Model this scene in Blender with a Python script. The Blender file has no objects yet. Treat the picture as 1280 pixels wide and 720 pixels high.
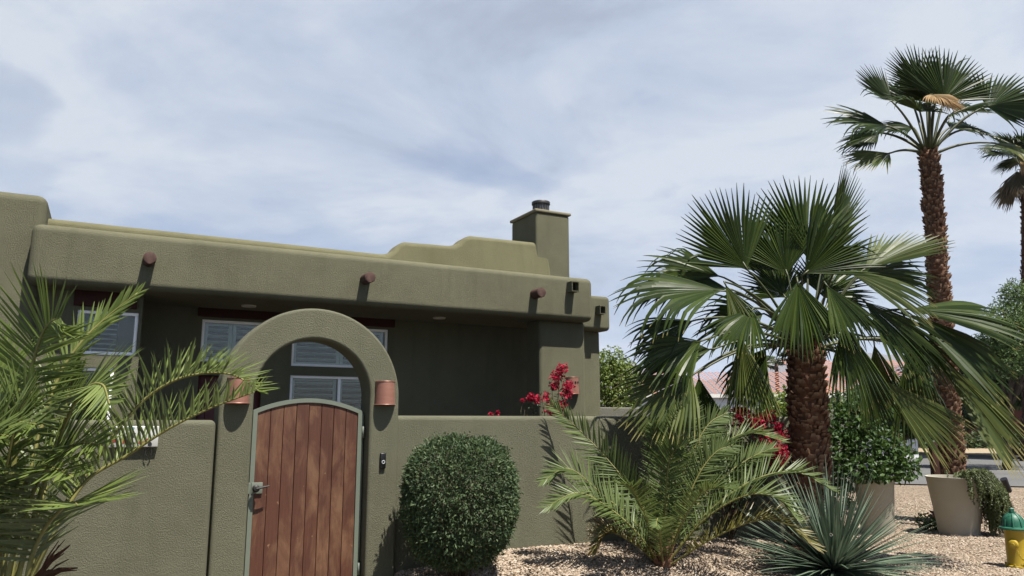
import bpy, bmesh, math, random
from mathutils import Vector as V, Matrix
R = math.radians
sc = bpy.context.scene
COL = sc.collection
rnd = random.Random(7)

# ------------------------------------------------------------------ view geometry
EYE = 1.6; F = 960.0; PITCH = R(9.8)
ROT = R(27.644)                                   # the house and its walls stand turned by this much
U = V((math.cos(ROT), math.sin(ROT), 0)); M_ = V((-math.sin(ROT), math.cos(ROT), 0))

def hp(s, d, z):                                  # house coordinates (along, into, up) -> world
    return U * s + M_ * d + V((0, 0, z))

def at(px, py, Y):                                # a point seen at photo pixel px,py standing Y metres away
    a = (px - 640) / F; b = (360 - py) / F
    d = V((a, math.cos(PITCH) - b * math.sin(PITCH), math.sin(PITCH) + b * math.cos(PITCH)))
    return V((0, 0, EYE)) + d * (Y / d.y)

def sstep(a, b, x):
    t = min(1, max(0, (x - a) / (b - a))); return t * t * (3 - 2 * t)

def hgt(x, y):                                    # height of the gravel yard
    s = U.x * x + U.y * y; d = M_.x * x + M_.y * y
    S = sstep(1.85, 2.45, s) * (.78 + .22 * sstep(2.4, 3.4, s)) * (1 - sstep(5.0, 9.5, s))
    D = sstep(4.4, 6.6, d) * (1 - sstep(6.8, 7.05, d))
    h = .4 * S * D
    r = math.hypot(x, y)
    if r < 40:
        h += .025 * math.sin(x * 1.7 + y * .6) * math.sin(y * 1.3 - x * .4) * (1 - sstep(15, 17, y))
    return h

# ------------------------------------------------------------------ object helpers
OFF = {}
def tag(o, label=None, cat=None, group=None, kind=None):
    if label: o['label'] = label
    if cat: o['category'] = cat
    if group: o['group'] = group
    if kind: o['kind'] = kind
    return o

def thing(name, label, cat, loc=(0, 0, 0), rotz=0.0, group=None):
    o = bpy.data.objects.new(name, None); COL.objects.link(o)
    o.empty_display_size = .2
    o.location = loc; o.rotation_euler = (0, 0, rotz)
    return tag(o, label, cat, group)

class MB:
    """collects geometry for ONE mesh object"""
    def __init__(s):
        s.v = []; s.f = []; s.c = []; s.mi = []; s.sm = []
    def vert(s, p, c=(0, .5, 0)):
        s.v.append((p[0], p[1], p[2])); s.c.append((c[0], c[1], c[2], 1)); return len(s.v) - 1
    def face(s, idx, mi=0, smooth=False):
        s.f.append(tuple(idx)); s.mi.append(mi); s.sm.append(smooth)
    def bm(s, bm, mi=0, smooth=True, c=(0, .5, 0), mat=None):
        off = len(s.v); bm.verts.index_update()
        for v in bm.verts:
            p = (mat @ v.co) if mat else v.co
            s.vert(p, c)
        for f in bm.faces: s.face([off + v.index for v in f.verts], mi, smooth)
        bm.free()
    def box(s, x0, x1, y0, y1, z0, z1, bev=0.0, seg=3, mi=0, mat=None, c=(0, .5, 0), smooth=None):
        bm = bmesh.new(); bmesh.ops.create_cube(bm, size=1)
        for v in bm.verts:
            v.co = V(((x0 + x1) / 2 + v.co.x * (x1 - x0), (y0 + y1) / 2 + v.co.y * (y1 - y0), (z0 + z1) / 2 + v.co.z * (z1 - z0)))
        if bev > 0:
            bmesh.ops.bevel(bm, geom=list(bm.edges), offset=bev, segments=seg, profile=.5, affect='EDGES')
        s.bm(bm, mi, bev > 0 if smooth is None else smooth, c, mat)
    def prism(s, poly, y0, y1, bev=0.0, seg=3, mi=0):
        """poly in (x,z), extruded along y"""
        bm = bmesh.new()
        a = [bm.verts.new((p[0], y0, p[1])) for p in poly]
        f = bm.faces.new(a)
        r = bmesh.ops.extrude_face_region(bm, geom=[f])
        for g in r['geom']:
            if isinstance(g, bmesh.types.BMVert): g.co.y = y1
        bmesh.ops.recalc_face_normals(bm, faces=bm.faces)
        if bev > 0:
            ed = [e for e in bm.edges if len(e.link_faces) == 2 and e.calc_face_angle(0) > R(20)]
            bmesh.ops.bevel(bm, geom=ed, offset=bev, segments=seg, profile=.5, affect='EDGES')
        s.bm(bm, mi, True)
    def tube(s, pts, rad, n=8, mi=0, c=(0, .5, 0), cap=True, cfun=None):
        pts = [V(p) for p in pts]; k = len(pts)
        if not hasattr(rad, '__len__'): rad = [rad] * k
        ref = None; rings = []
        for i, p in enumerate(pts):
            t = (pts[min(i + 1, k - 1)] - pts[max(i - 1, 0)])
            if t.length < 1e-9: t = V((0, 0, 1))
            t.normalize()
            if ref is None:
                ref = V((1, 0, 0)) if abs(t.x) < .8 else V((0, 1, 0))
            ref = (ref - t * ref.dot(t)).normalized(); b = t.cross(ref)
            rings.append([s.vert(p + (ref * math.cos(2 * math.pi * j / n) + b * math.sin(2 * math.pi * j / n)) * rad[i],
                                 cfun(i / (k - 1)) if cfun else c) for j in range(n)])
        for i in range(k - 1):
            for j in range(n):
                s.face((rings[i][j], rings[i][(j + 1) % n], rings[i + 1][(j + 1) % n], rings[i + 1][j]), mi, True)
        if cap:
            s.face(rings[0][::-1], mi); s.face(rings[-1], mi)
    def lathe(s, prof, cx, cy, n=32, mi=0, a0=0, a1=2 * math.pi):
        full = abs(a1 - a0 - 2 * math.pi) < 1e-6
        m = n if full else n + 1
        rings = []
        for r, z in prof:
            rings.append([s.vert((cx + r * math.cos(a0 + (a1 - a0) * j / n), cy + r * math.sin(a0 + (a1 - a0) * j / n), z)) for j in range(m)])
        for i in range(len(prof) - 1):
            for j in range(n):
                k = (j + 1) % m
                s.face((rings[i][j], rings[i][k], rings[i + 1][k], rings[i + 1][j]), mi, True)
    def strip(s, ctr, side, nrm, wid, fold, cols, mi=0):
        """leaf blade folded along its midrib"""
        prev = None
        for p, sd, n, w, c in zip(ctr, side, nrm, wid, cols):
            a = s.vert(p - sd * w - n * (w * fold), c); b = s.vert(p, c); d = s.vert(p + sd * w - n * (w * fold), c)
            if prev:
                s.face((prev[0], prev[1], b, a), mi, False); s.face((prev[1], prev[2], d, b), mi, False)
            prev = (a, b, d)
    def mesh(s, name, mats, off):
        me = bpy.data.meshes.new(name)
        vv = [(x - off[0], y - off[1], z - off[2]) for x, y, z in s.v]
        me.from_pydata(vv, [], s.f)
        me.polygons.foreach_set('material_index', s.mi)
        me.polygons.foreach_set('use_smooth', s.sm)
        ca = me.color_attributes.new('Col', 'FLOAT_COLOR', 'POINT')
        ca.data.foreach_set('color', [q for c in s.c for q in c])
        for m in (mats if isinstance(mats, (list, tuple)) else [mats]): me.materials.append(m)
        me.update()
        return me
    def build(s, name, mats, parent=None, origin=None, rotz=0.0, sharp=None, wn=False):
        """with a parent: vertices are in the frame that parent was given; else origin is where the object sits"""
        off = OFF.get(parent.name, (0, 0, 0)) if parent else (origin or (0, 0, 0))
        me = s.mesh(name, mats, off)
        if sharp is not None: me.set_sharp_from_angle(angle=R(sharp))
        o = bpy.data.objects.new(name, me); COL.objects.link(o)
        if parent: o.parent = parent
        else:
            o.location = (hp(*off) if rotz else V(off)); o.rotation_euler = (0, 0, rotz)
        if parent: OFF[o.name] = off
        if wn:
            w = o.modifiers.new('wn', 'WEIGHTED_NORMAL'); w.keep_sharp = True
        return o

def hthing(name, label, cat, s, d, z, group=None):   # a thing standing in the house frame
    o = thing(name, label, cat, hp(s, d, z), ROT, group); OFF[o.name] = (s, d, z); return o
def wthing(name, label, cat, p, group=None):         # a thing in world axes
    o = thing(name, label, cat, p, 0, group); OFF[o.name] = tuple(p); return o

# ------------------------------------------------------------------ materials
def new_mat(name):
    m = bpy.data.materials.new(name); m.use_nodes = True
    nt = m.node_tree; nt.nodes.clear()
    out = nt.nodes.new('ShaderNodeOutputMaterial')
    return m, nt, out
def N(nt, typ, **kw):
    n = nt.nodes.new(typ)
    for k, v in kw.items():
        if k.startswith('i_'): n.inputs[k[2:].replace('_', ' ')].default_value = v
        else: setattr(n, k, v)
    return n
def L(nt, a, b): nt.links.new(a, b)
def ramp(nt, fac, stops, interp='LINEAR'):
    r = nt.nodes.new('ShaderNodeValToRGB'); r.color_ramp.interpolation = interp
    e = r.color_ramp.elements
    while len(e) < len(stops): e.new(.5)
    for x, (p, c) in zip(e, stops):
        x.position = p; x.color = (c[0], c[1], c[2], 1) if hasattr(c, '__len__') else (c, c, c, 1)
    L(nt, fac, r.inputs['Fac']); return r.outputs['Color']
def noise(nt, vec, scale, detail=4, rough=.55, dist=0.0):
    n = N(nt, 'ShaderNodeTexNoise'); n.inputs['Scale'].default_value = scale; n.inputs['Detail'].default_value = detail
    n.inputs['Roughness'].default_value = rough; n.inputs['Distortion'].default_value = dist
    if vec: L(nt, vec, n.inputs['Vector'])
    return n.outputs['Fac']
def mix(nt, fac, a, b, mode='MIX'):
    m = N(nt, 'ShaderNodeMix', data_type='RGBA', blend_type=mode)
    for sock, val in ((m.inputs['Factor'], fac), (m.inputs['A'], a), (m.inputs['B'], b)):
        if isinstance(val, bpy.types.NodeSocket): L(nt, val, sock)
        elif hasattr(val, '__len__'): sock.default_value = (val[0], val[1], val[2], 1)
        else: sock.default_value = val
    return m.outputs['Result']
def vec_scale(nt, vec, sx, sy, sz):
    m = N(nt, 'ShaderNodeMapping'); m.inputs['Scale'].default_value = (sx, sy, sz); L(nt, vec, m.inputs['Vector'])
    return m.outputs['Vector']
def world_pos(nt): return N(nt, 'ShaderNodeNewGeometry').outputs['Position']
def obj_pos(nt): return N(nt, 'ShaderNodeTexCoord').outputs['Object']
KA = .46                                          # albedos scaled down and exposure raised, so shade gets less bounced light
KL = .63
def principled(nt, out, color, rough=.7, spec=.3, metal=0.0, bump=None, bstr=.5, bdist=.01):
    p = N(nt, 'ShaderNodeBsdfPrincipled')
    color = [x * KA for x in color] if not isinstance(color, bpy.types.NodeSocket) else mix(nt, 1.0, color, (KA, KA, KA), 'MULTIPLY')
    for sock, val in ((p.inputs['Base Color'], color), (p.inputs['Roughness'], rough), (p.inputs['Metallic'], metal), (p.inputs['Specular IOR Level'], spec)):
        if isinstance(val, bpy.types.NodeSocket): L(nt, val, sock)
        elif hasattr(val, '__len__'): sock.default_value = (val[0], val[1], val[2], 1)
        else: sock.default_value = val
    if bump is not None:
        b = N(nt, 'ShaderNodeBump'); b.inputs['Strength'].default_value = bstr; b.inputs['Distance'].default_value = bdist
        L(nt, bump, b.inputs['Height']); L(nt, b.outputs['Normal'], p.inputs['Normal'])
    L(nt, p.outputs['BSDF'], out.inputs['Surface']); return p

def simple(name, c, rough=.6, spec=.3, metal=0.0, var=.15, scale=12, bump=0.0, bscale=60, bdist=.004):
    m, nt, out = new_mat(name)
    w = world_pos(nt)
    n = noise(nt, w, scale, 5)
    col = mix(nt, n, [x * (1 - var) for x in c], [x * (1 + var) for x in c])
    principled(nt, out, col, rough, spec, metal, noise(nt, w, bscale, 4) if bump else None, bump, bdist)
    return m

def stucco(name, c, dist=.0125, stain=1.0):
    m, nt, out = new_mat(name)
    w = world_pos(nt)
    big = noise(nt, w, 1.1, 5, .6); med = noise(nt, w, 9, 4, .6)
    vs = noise(nt, vec_scale(nt, w, 5, 5, .55), 1.0, 5, .65, .4)
    col = mix(nt, ramp(nt, big, [(.3, 0), (.7, 1)]), [x * .86 for x in c], [x * 1.13 for x in c])
    col = mix(nt, ramp(nt, med, [(.35, .0), (.75, .35)]), col, [c[0] * 1.15, c[1] * 1.13, c[2] * 1.2])
    col = mix(nt, ramp(nt, vs, [(.50, 0), (.76, .5 * stain)]), col, [c[0] * .68, c[1] * .7, c[2] * .68])
    f1 = noise(nt, w, 150, 5, .75); f2 = noise(nt, w, 95, 4, .65); f3 = noise(nt, w, 2.2, 2, .5)
    h = N(nt, 'ShaderNodeMath', operation='MULTIPLY_ADD'); L(nt, f1, h.inputs[0]); h.inputs[1].default_value = 1.3; L(nt, f2, h.inputs[2])
    h2 = N(nt, 'ShaderNodeMath', operation='MULTIPLY_ADD'); L(nt, f3, h2.inputs[0]); h2.inputs[1].default_value = 2.0; L(nt, h.outputs[0], h2.inputs[2])
    col = mix(nt, ramp(nt, f1, [(.3, .3), (.52, 0)]), col, [c[0] * .72, c[1] * .72, c[2] * .72])
    principled(nt, out, col, .95, .15, 0, h2.outputs[0], .8, dist)
    return m

def leaf_mat(name, base, light, tip, tipat=.85, rough=.42, spec=.45, transl=.3, tl=None, back=None):
    """Col.r = position along the leaf, Col.g = random per leaf, Col.b = how dry the leaf is"""
    m, nt, out = new_mat(name)
    a = N(nt, 'ShaderNodeAttribute'); a.attribute_name = 'Col'
    sp = N(nt, 'ShaderNodeSeparateColor'); L(nt, a.outputs['Color'], sp.inputs[0])
    col = mix(nt, sp.outputs['Green'], base, light)
    w = noise(nt, world_pos(nt), 6, 3)
    col = mix(nt, ramp(nt, w, [(.35, .35), (.7, 0)]), col, [x * .7 for x in base])
    # dry part grows from the tip
    s = N(nt, 'ShaderNodeMath', operation='ADD'); L(nt, sp.outputs['Red'], s.inputs[0]); L(nt, sp.outputs['Blue'], s.inputs[1])
    col = mix(nt, ramp(nt, s.outputs[0], [(tipat, 0), (min(1, tipat + .25), 1)]), col, tip)
    if back:
        g = N(nt, 'ShaderNodeNewGeometry'); col = mix(nt, g.outputs['Backfacing'], col, mix(nt, .75, col, back))
    col = mix(nt, 1.0, col, (KL, KL, KL), 'MULTIPLY')
    p = N(nt, 'ShaderNodeBsdfPrincipled'); L(nt, col, p.inputs['Base Color'])
    p.inputs['Roughness'].default_value = rough; p.inputs['Specular IOR Level'].default_value = spec
    t = N(nt, 'ShaderNodeBsdfTranslucent')
    L(nt, mix(nt, .5, col, [x * KL for x in (tl or light)]), t.inputs['Color'])
    x = N(nt, 'ShaderNodeMixShader'); x.inputs[0].default_value = transl
    L(nt, p.outputs[0], x.inputs[1]); L(nt, t.outputs[0], x.inputs[2]); L(nt, x.outputs[0], out.inputs['Surface'])
    return m

STUC = (.230, .226, .144)
MT = {}
MT['stucco'] = stucco('olive_stucco', STUC)
MT['stucco_wall'] = stucco('olive_stucco_wall', (.230, .229, .153))
MT['stucco_roof'] = stucco('sunlit_tone_stucco', (.275, .262, .148))  # same stucco, with sunlit brightness painted in as a paler, yellower tone
MT['stucco_far'] = stucco('grey_stucco', (.24, .235, .19))
MT['lintel'] = simple('dark_red_beam', (.06, .014, .011), .7, .2, var=.3, bump=.4)
MT['viga'] = simple('viga_wood', (.12, .066, .052), .75, .2, var=.45, scale=30, bump=.6)
MT['white'] = simple('white_vinyl', (1.7, 1.7, 1.66), .45, .4, var=.05)
MT['shutter'] = simple('shutter_paint', (1.3, 1.36, 1.3), .5, .3, var=.06)
MT['dark'] = simple('dark_metal', (.03, .028, .026), .5, .4, var=.3)
MT['grille'] = simple('flue_steel', (.2, .2, .2), .5, .4, .5)
MT['flue'] = simple('flue_collar', (.33, .30, .2), .8, .2)
MT['door_red'] = simple('red_door_paint', (.13, .02, .014), .5, .4)
MT['sage'] = simple('sage_steel', (.22, .255, .20), .5, .35, var=.1, bump=.15, bscale=40)
MT['lamp_trim'] = simple('lamp_trim', (.75, .72, .62), .5, .3, var=.05)
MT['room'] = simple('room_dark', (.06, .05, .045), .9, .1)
MT['curtain'] = simple('tan_blind', (.2, .16, .09), .8, .15)
MT['black'] = simple('black_plastic', (.012, .012, .014), .4, .4)
MT['ring'] = simple('pale_ring', (.7, .72, .75), .35, .5, var=.03)
MT['pot'] = simple('pot_beige', (.74, .69, .55), .75, .25, var=.1, scale=5, bump=.2, bscale=90, bdist=.003)
MT['soil'] = simple('potting_soil', (.05, .035, .025), .95, .1, var=.4, bump=.8)
MT['yellow'] = simple('hydrant_yellow', (.66, .46, .03), .45, .45, var=.1, bump=.2, bscale=25)
MT['green'] = simple('hydrant_green', (.02, .17, .10), .5, .4, var=.15, bump=.2, bscale=25)
MT['stake'] = simple('stake_wood', (.07, .03, .02), .85, .15, var=.3)
MT['white_wall'] = simple('white_stucco', (1.3, 1.3, 1.32), .9, .15, var=.04)
MT['brown_wall'] = simple('redbrown_stucco', (.26, .11, .085), .9, .15, var=.08)
MT['garage'] = simple('dark_garage', (.05, .03, .028), .7, .2)
MT['fascia'] = simple('white_fascia', (1.2, 1.15, 1.05), .7, .2)
MT['hill'] = simple('desert_hill', (.2, .16, .13), .95, .1, var=.3, scale=.01)
MT['curb'] = simple('curb_concrete', (.36, .33, .28), .9, .15, var=.1)
MT['walk'] = simple('sand_walk', (.5, .4, .27), .95, .1, var=.12, scale=2)
MT['line'] = simple('road_paint', (.7, .7, .66), .7, .2)
MT['bark'] = simple('grey_bark', (.12, .09, .065), .9, .15, var=.4, scale=20, bump=.8, bscale=30, bdist=.02)
MT['sheath'] = simple('palm_sheath', (.13, .06, .035), .85, .15, var=.4, scale=40, bump=.6, bscale=80)
MT['stem'] = simple('woody_stem', (.1, .075, .045), .85, .15, var=.3)

def asphalt():
    m, nt, out = new_mat('asphalt'); w = world_pos(nt)
    c = mix(nt, ramp(nt, noise(nt, w, .5, 5), [(.3, 0), (.7, 1)]), (.15, .15, .15), (.19, .19, .185))
    c = mix(nt, ramp(nt, noise(nt, w, 60, 3), [(.4, 0), (.7, .4)]), c, (.26, .26, .25))
    principled(nt, out, c, .85, .25, 0, noise(nt, w, 90, 3), .4, .01); return m
MT['asphalt'] = asphalt()
MT['pavers'] = simple('courtyard_pavers', (.11, .095, .08), .85, .2, var=.25, scale=3, bump=.3)

def gravel():
    m, nt, out = new_mat('gravel_ground'); w = world_pos(nt)
    vo = N(nt, 'ShaderNodeTexVoronoi'); vo.inputs['Scale'].default_value = 26; L(nt, w, vo.inputs['Vector'])
    sp = N(nt, 'ShaderNodeSeparateColor'); L(nt, vo.outputs['Color'], sp.inputs[0])
    c = ramp(nt, sp.outputs[0], [(0, (.34, .26, .18)), (.3, (.48, .37, .265)), (.6, (.6, .48, .355)), (.85, (.7, .59, .45)), (1, (.5, .34, .23))])
    c = mix(nt, ramp(nt, vo.outputs['Distance'], [(.25, 0), (.8, .75)]), c, (.11, .08, .055))
    c = mix(nt, ramp(nt, noise(nt, w, .8, 5), [(.35, .3), (.7, 0)]), c, (.22, .16, .11))
    inv = N(nt, 'ShaderNodeMath', operation='SUBTRACT'); inv.inputs[0].default_value = 1; L(nt, vo.outputs['Distance'], inv.inputs[1])
    principled(nt, out, c, .9, .2, 0, inv.outputs[0], .9, .03); return m
MT['gravel'] = gravel()

def stone():
    m, nt, out = new_mat('gravel_stone')
    a = N(nt, 'ShaderNodeAttribute'); a.attribute_name = 'Col'
    sp = N(nt, 'ShaderNodeSeparateColor'); L(nt, a.outputs['Color'], sp.inputs[0])
    c = ramp(nt, sp.outputs[1], [(0, (.33, .245, .17)), (.2, (.46, .35, .25)), (.5, (.57, .45, .335)), (.8, (.65, .535, .41)), (.95, (.73, .64, .52)), (1, (.52, .34, .23))])
    c = mix(nt, ramp(nt, noise(nt, world_pos(nt), 80, 3), [(.4, 0), (.75, .3)]), c, (.25, .19, .13))
    principled(nt, out, c, .85, .25); return m
MT['stone'] = stone()

def wood_gate():
    m, nt, out = new_mat('gate_wood'); o = obj_pos(nt)
    a = N(nt, 'ShaderNodeAttribute'); a.attribute_name = 'Col'
    sp = N(nt, 'ShaderNodeSeparateColor'); L(nt, a.outputs['Color'], sp.inputs[0])
    # shift the grain per plank
    cmb = N(nt, 'ShaderNodeCombineXYZ'); L(nt, sp.outputs[1], cmb.inputs[2])
    sc_ = N(nt, 'ShaderNodeVectorMath', operation='SCALE'); L(nt, cmb.outputs[0], sc_.inputs[0]); sc_.inputs['Scale'].default_value = 9
    ad = N(nt, 'ShaderNodeVectorMath', operation='ADD'); L(nt, o, ad.inputs[0]); L(nt, sc_.outputs[0], ad.inputs[1])
    p = ad.outputs[0]
    gr = noise(nt, vec_scale(nt, p, 70, 70, 3.2), 1, 5, .6, .6)
    c = mix(nt, ramp(nt, gr, [(.3, 0), (.7, 1)]), (.078, .026, .0135), (.145, .053, .027))
    c = mix(nt, ramp(nt, sp.outputs[1], [(0, .0), (1, .45)]), c, (.165, .062, .034))
    worn = noise(nt, vec_scale(nt, p, 5, 5, 1.8), 1, 6, .68, .5)
    c = mix(nt, ramp(nt, worn, [(.46, 0), (.64, .8)]), c, (.29, .155, .082))
    dk = noise(nt, vec_scale(nt, p, 3, 3, 1.4), 1.7, 4)
    c = mix(nt, ramp(nt, dk, [(.5, 0), (.75, .6)]), c, (.075, .022, .012))
    sq = noise(nt, vec_scale(nt, p, 26, 26, 15), 1, 3, .6)
    c = mix(nt, ramp(nt, sq, [(.71, 0), (.75, .7)]), c, (.45, .27, .14))
    principled(nt, out, c, .62, .3, 0, gr, .5, .004); return m
MT['gate_wood'] = wood_gate()

def copper():
    m, nt, out = new_mat('copper'); w = world_pos(nt)
    c = mix(nt, noise(nt, vec_scale(nt, w, 6, 6, 60), 1, 4), (.40, .16, .105), (.58, .30, .22))
    principled(nt, out, c, .5, .4, .35, noise(nt, w, 30, 3), .15, .004); return m
MT['copper'] = copper()

def tiles():
    m, nt, out = new_mat('terracotta_tiles'); w = world_pos(nt)
    c = mix(nt, noise(nt, w, 2.5, 5), (.46, .19, .125), (.62, .31, .22))
    principled(nt, out, c, .9, .15); return m
MT['tiles'] = tiles()

def glass():
    m, nt, out = new_mat('window_glass')
    t = N(nt, 'ShaderNodeBsdfTransparent'); t.inputs[0].default_value = (.8, .85, .84, 1)
    g = N(nt, 'ShaderNodeBsdfGlossy'); g.inputs['Roughness'].default_value = .02
    f = N(nt, 'ShaderNodeFresnel'); f.inputs['IOR'].default_value = 1.6
    x = N(nt, 'ShaderNodeMixShader'); L(nt, f.outputs[0], x.inputs[0]); L(nt, t.outputs[0], x.inputs[1]); L(nt, g.outputs[0], x.inputs[2])
    L(nt, x.outputs[0], out.inputs['Surface']); return m
MT['glass'] = glass()

def trunk_mat(name, dark, lite):
    m, nt, out = new_mat(name)
    a = N(nt, 'ShaderNodeAttribute'); a.attribute_name = 'Col'
    sp = N(nt, 'ShaderNodeSeparateColor'); L(nt, a.outputs['Color'], sp.inputs[0])
    w = world_pos(nt)
    g = noise(nt, vec_scale(nt, w, 60, 60, 14), 1, 5, .65)
    c = mix(nt, g, [x * .6 for x in dark], dark)
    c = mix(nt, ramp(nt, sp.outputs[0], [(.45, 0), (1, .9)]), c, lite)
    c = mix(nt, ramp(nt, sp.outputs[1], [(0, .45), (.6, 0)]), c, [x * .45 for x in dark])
    principled(nt, out, c, .85, .2, 0, g, .7, .012); return m
MT['fan_trunk'] = trunk_mat('fan_palm_bark', (.33, .165, .095), (.62, .4, .25))
MT['tall_trunk'] = trunk_mat('tall_palm_bark', (.31, .165, .098), (.6, .4, .25))
MT['far_trunk'] = trunk_mat('far_palm_bark', (.15, .09, .06), (.3, .2, .14))

MT['fan_leaf'] = leaf_mat('fan_palm_leaf', (.022, .042, .006), (.075, .11, .018), (.24, .21, .07), .99, .42, .2, .14, tl=(.1, .17, .03))
MT['fan_leaf_old'] = leaf_mat('fan_palm_leaf_old', (.055, .082, .016), (.14, .165, .038), (.32, .29, .10), .92, .42, .24, .2, tl=(.2, .22, .05))
MT['tall_leaf'] = leaf_mat('tall_palm_leaf', (.020, .038, .006), (.052, .082, .014), (.20, .18, .06), 1.0, .42, .2, .13, tl=(.1, .15, .03))
MT['dead_leaf'] = leaf_mat('dead_palm_leaf', (.36, .25, .12), (.46, .34, .17), (.46, .3, .14), .7, .7, .2, .2)
MT['skirt_leaf'] = leaf_mat('skirt_palm_leaf', (.07, .06, .03), (.13, .105, .055), (.2, .15, .08), .8, .7, .2, .15)
MT['petiole'] = leaf_mat('palm_petiole', (.055, .07, .018), (.08, .09, .028), (.2, .13, .06), 1.2, .5, .4, .05)
MT['date_leaf'] = leaf_mat('date_palm_leaf', (.135, .195, .04), (.25, .31, .085), (.34, .28, .12), 1.04, .45, .3, .32, tl=(.24, .33, .06), back=(.16, .19, .11))
MT['date_leaf_mid'] = leaf_mat('young_date_leaf', (.09, .13, .034), (.185, .24, .08), (.32, .25, .10), 1.04, .45, .28, .27, tl=(.2, .26, .06))
MT['date_leaf_yel'] = leaf_mat('yellowed_date_leaf', (.14, .14, .03), (.22, .2, .045), (.36, .25, .10), .85, .45, .45, .28, tl=(.3, .26, .06))
MT['rachis'] = leaf_mat('palm_rachis', (.23, .22, .06), (.28, .26, .08), (.3, .25, .1), 1.3, .5, .4, .05)
MT['yucca'] = leaf_mat('yucca_leaf', (.085, .135, .085), (.19, .25, .165), (.30, .27, .2), 1.02, .45, .45, .12)
MT['bush'] = leaf_mat('clipped_bush_leaf', (.048, .088, .038), (.15, .195, .085), (.11, .14, .05), 1.5, .55, .2, .22, tl=(.12, .18, .05))
MT['glossy'] = leaf_mat('glossy_leaf', (.035, .085, .02), (.085, .15, .035), (.12, .16, .05), 1.5, .5, .22, .25, tl=(.16, .26, .04))
MT['citrus'] = leaf_mat('bright_tree_leaf', (.14, .21, .035), (.27, .34, .065), (.15, .2, .06), 1.5, .45, .4, .35, tl=(.3, .4, .07))
MT['feather'] = leaf_mat('feathery_leaf', (.085, .155, .04), (.16, .24, .07), (.12, .16, .06), 1.5, .5, .3, .35, tl=(.22, .32, .09))
MT['shade_leaf'] = leaf_mat('dark_tree_leaf', (.04, .075, .02), (.08, .125, .035), (.07, .1, .04), 1.5, .5, .3, .25, tl=(.1, .16, .04))
MT['bract'] = leaf_mat('bougainvillea_bract', (.42, .012, .035), (.7, .035, .10), (.5, .02, .06), 1.5, .6, .2, .35, tl=(.8, .05, .12))
MT['boug'] = leaf_mat('bougainvillea_leaf', (.03, .05, .018), (.065, .10, .035), (.07, .1, .04), 1.5, .5, .3, .2)
MT['succ'] = leaf_mat('trailing_succulent', (.075, .105, .03), (.15, .175, .05), (.2, .14, .06), 1.5, .5, .35, .15)

# ------------------------------------------------------------------ world, sun, camera
TO_SUN = (U * .3 - M_ * 1.0 + V((0, 0, 2.2))).normalized()
EL = math.asin(TO_SUN.z); AZ = math.atan2(TO_SUN.x, TO_SUN.y)
w = bpy.data.worlds.new('World'); sc.world = w; w.use_nodes = True
nt = w.node_tree; nt.nodes.clear()
out = nt.nodes.new('ShaderNodeOutputWorld'); bg = nt.nodes.new('ShaderNodeBackground'); bg.inputs['Strength'].default_value = .055
sky = nt.nodes.new('ShaderNodeTexSky'); sky.sky_type = 'NISHITA'; sky.sun_disc = False
sky.sun_elevation = EL; sky.sun_rotation = AZ; sky.air_density = 1.0; sky.dust_density = 1.2
tc = nt.nodes.new('ShaderNodeTexCoord'); gen = tc.outputs['Generated']
sx = N(nt, 'ShaderNodeSeparateXYZ'); L(nt, gen, sx.inputs[0])
den = N(nt, 'ShaderNodeMath', operation='ADD'); L(nt, sx.outputs['Z'], den.inputs[0]); den.inputs[1].default_value = .22
mx = N(nt, 'ShaderNodeMath', operation='MAXIMUM'); L(nt, den.outputs[0], mx.inputs[0]); mx.inputs[1].default_value = .08
def div(a):
    d = N(nt, 'ShaderNodeMath', operation='DIVIDE'); L(nt, a, d.inputs[0]); L(nt, mx.outputs[0], d.inputs[1]); return d.outputs[0]
cb = N(nt, 'ShaderNodeCombineXYZ'); L(nt, div(sx.outputs['X']), cb.inputs[0]); L(nt, div(sx.outputs['Y']), cb.inputs[1])
mp = N(nt, 'ShaderNodeMapping'); L(nt, cb.outputs[0], mp.inputs['Vector'])
mp.inputs['Rotation'].default_value = (0, 0, R(20)); mp.inputs['Scale'].default_value = (.85, 1.0, 1); mp.inputs['Location'].default_value = (3.4, 1.7, 0)
n1 = noise(nt, mp.outputs[0], 1.5, 9, .5, .35)
n2 = noise(nt, mp.outputs[0], .55, 4, .5, .2)
# thin cloud veil, thinner towards the horizon
ad = N(nt, 'ShaderNodeMath', operation='MULTIPLY_ADD'); L(nt, n2, ad.inputs[0]); ad.inputs[1].default_value = .85; L(nt, n1, ad.inputs[2])
el = N(nt, 'ShaderNodeMath', operation='MULTIPLY_ADD'); L(nt, sx.outputs['Z'], el.inputs[0]); el.inputs[1].default_value = .42; L(nt, ad.outputs[0], el.inputs[2])
mask = ramp(nt, el.outputs[0], [(.80, .30), (.96, .72), (1.06, .98)])
ccol = ramp(nt, noise(nt, mp.outputs[0], 1.6, 12, .62, .45), [(.35, (2.8, 3.2, 4.0)), (.44, (3.45, 3.95, 4.9)), (.51, (3.95, 4.4, 5.2)), (.60, (4.75, 5.1, 5.6))])
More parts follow.
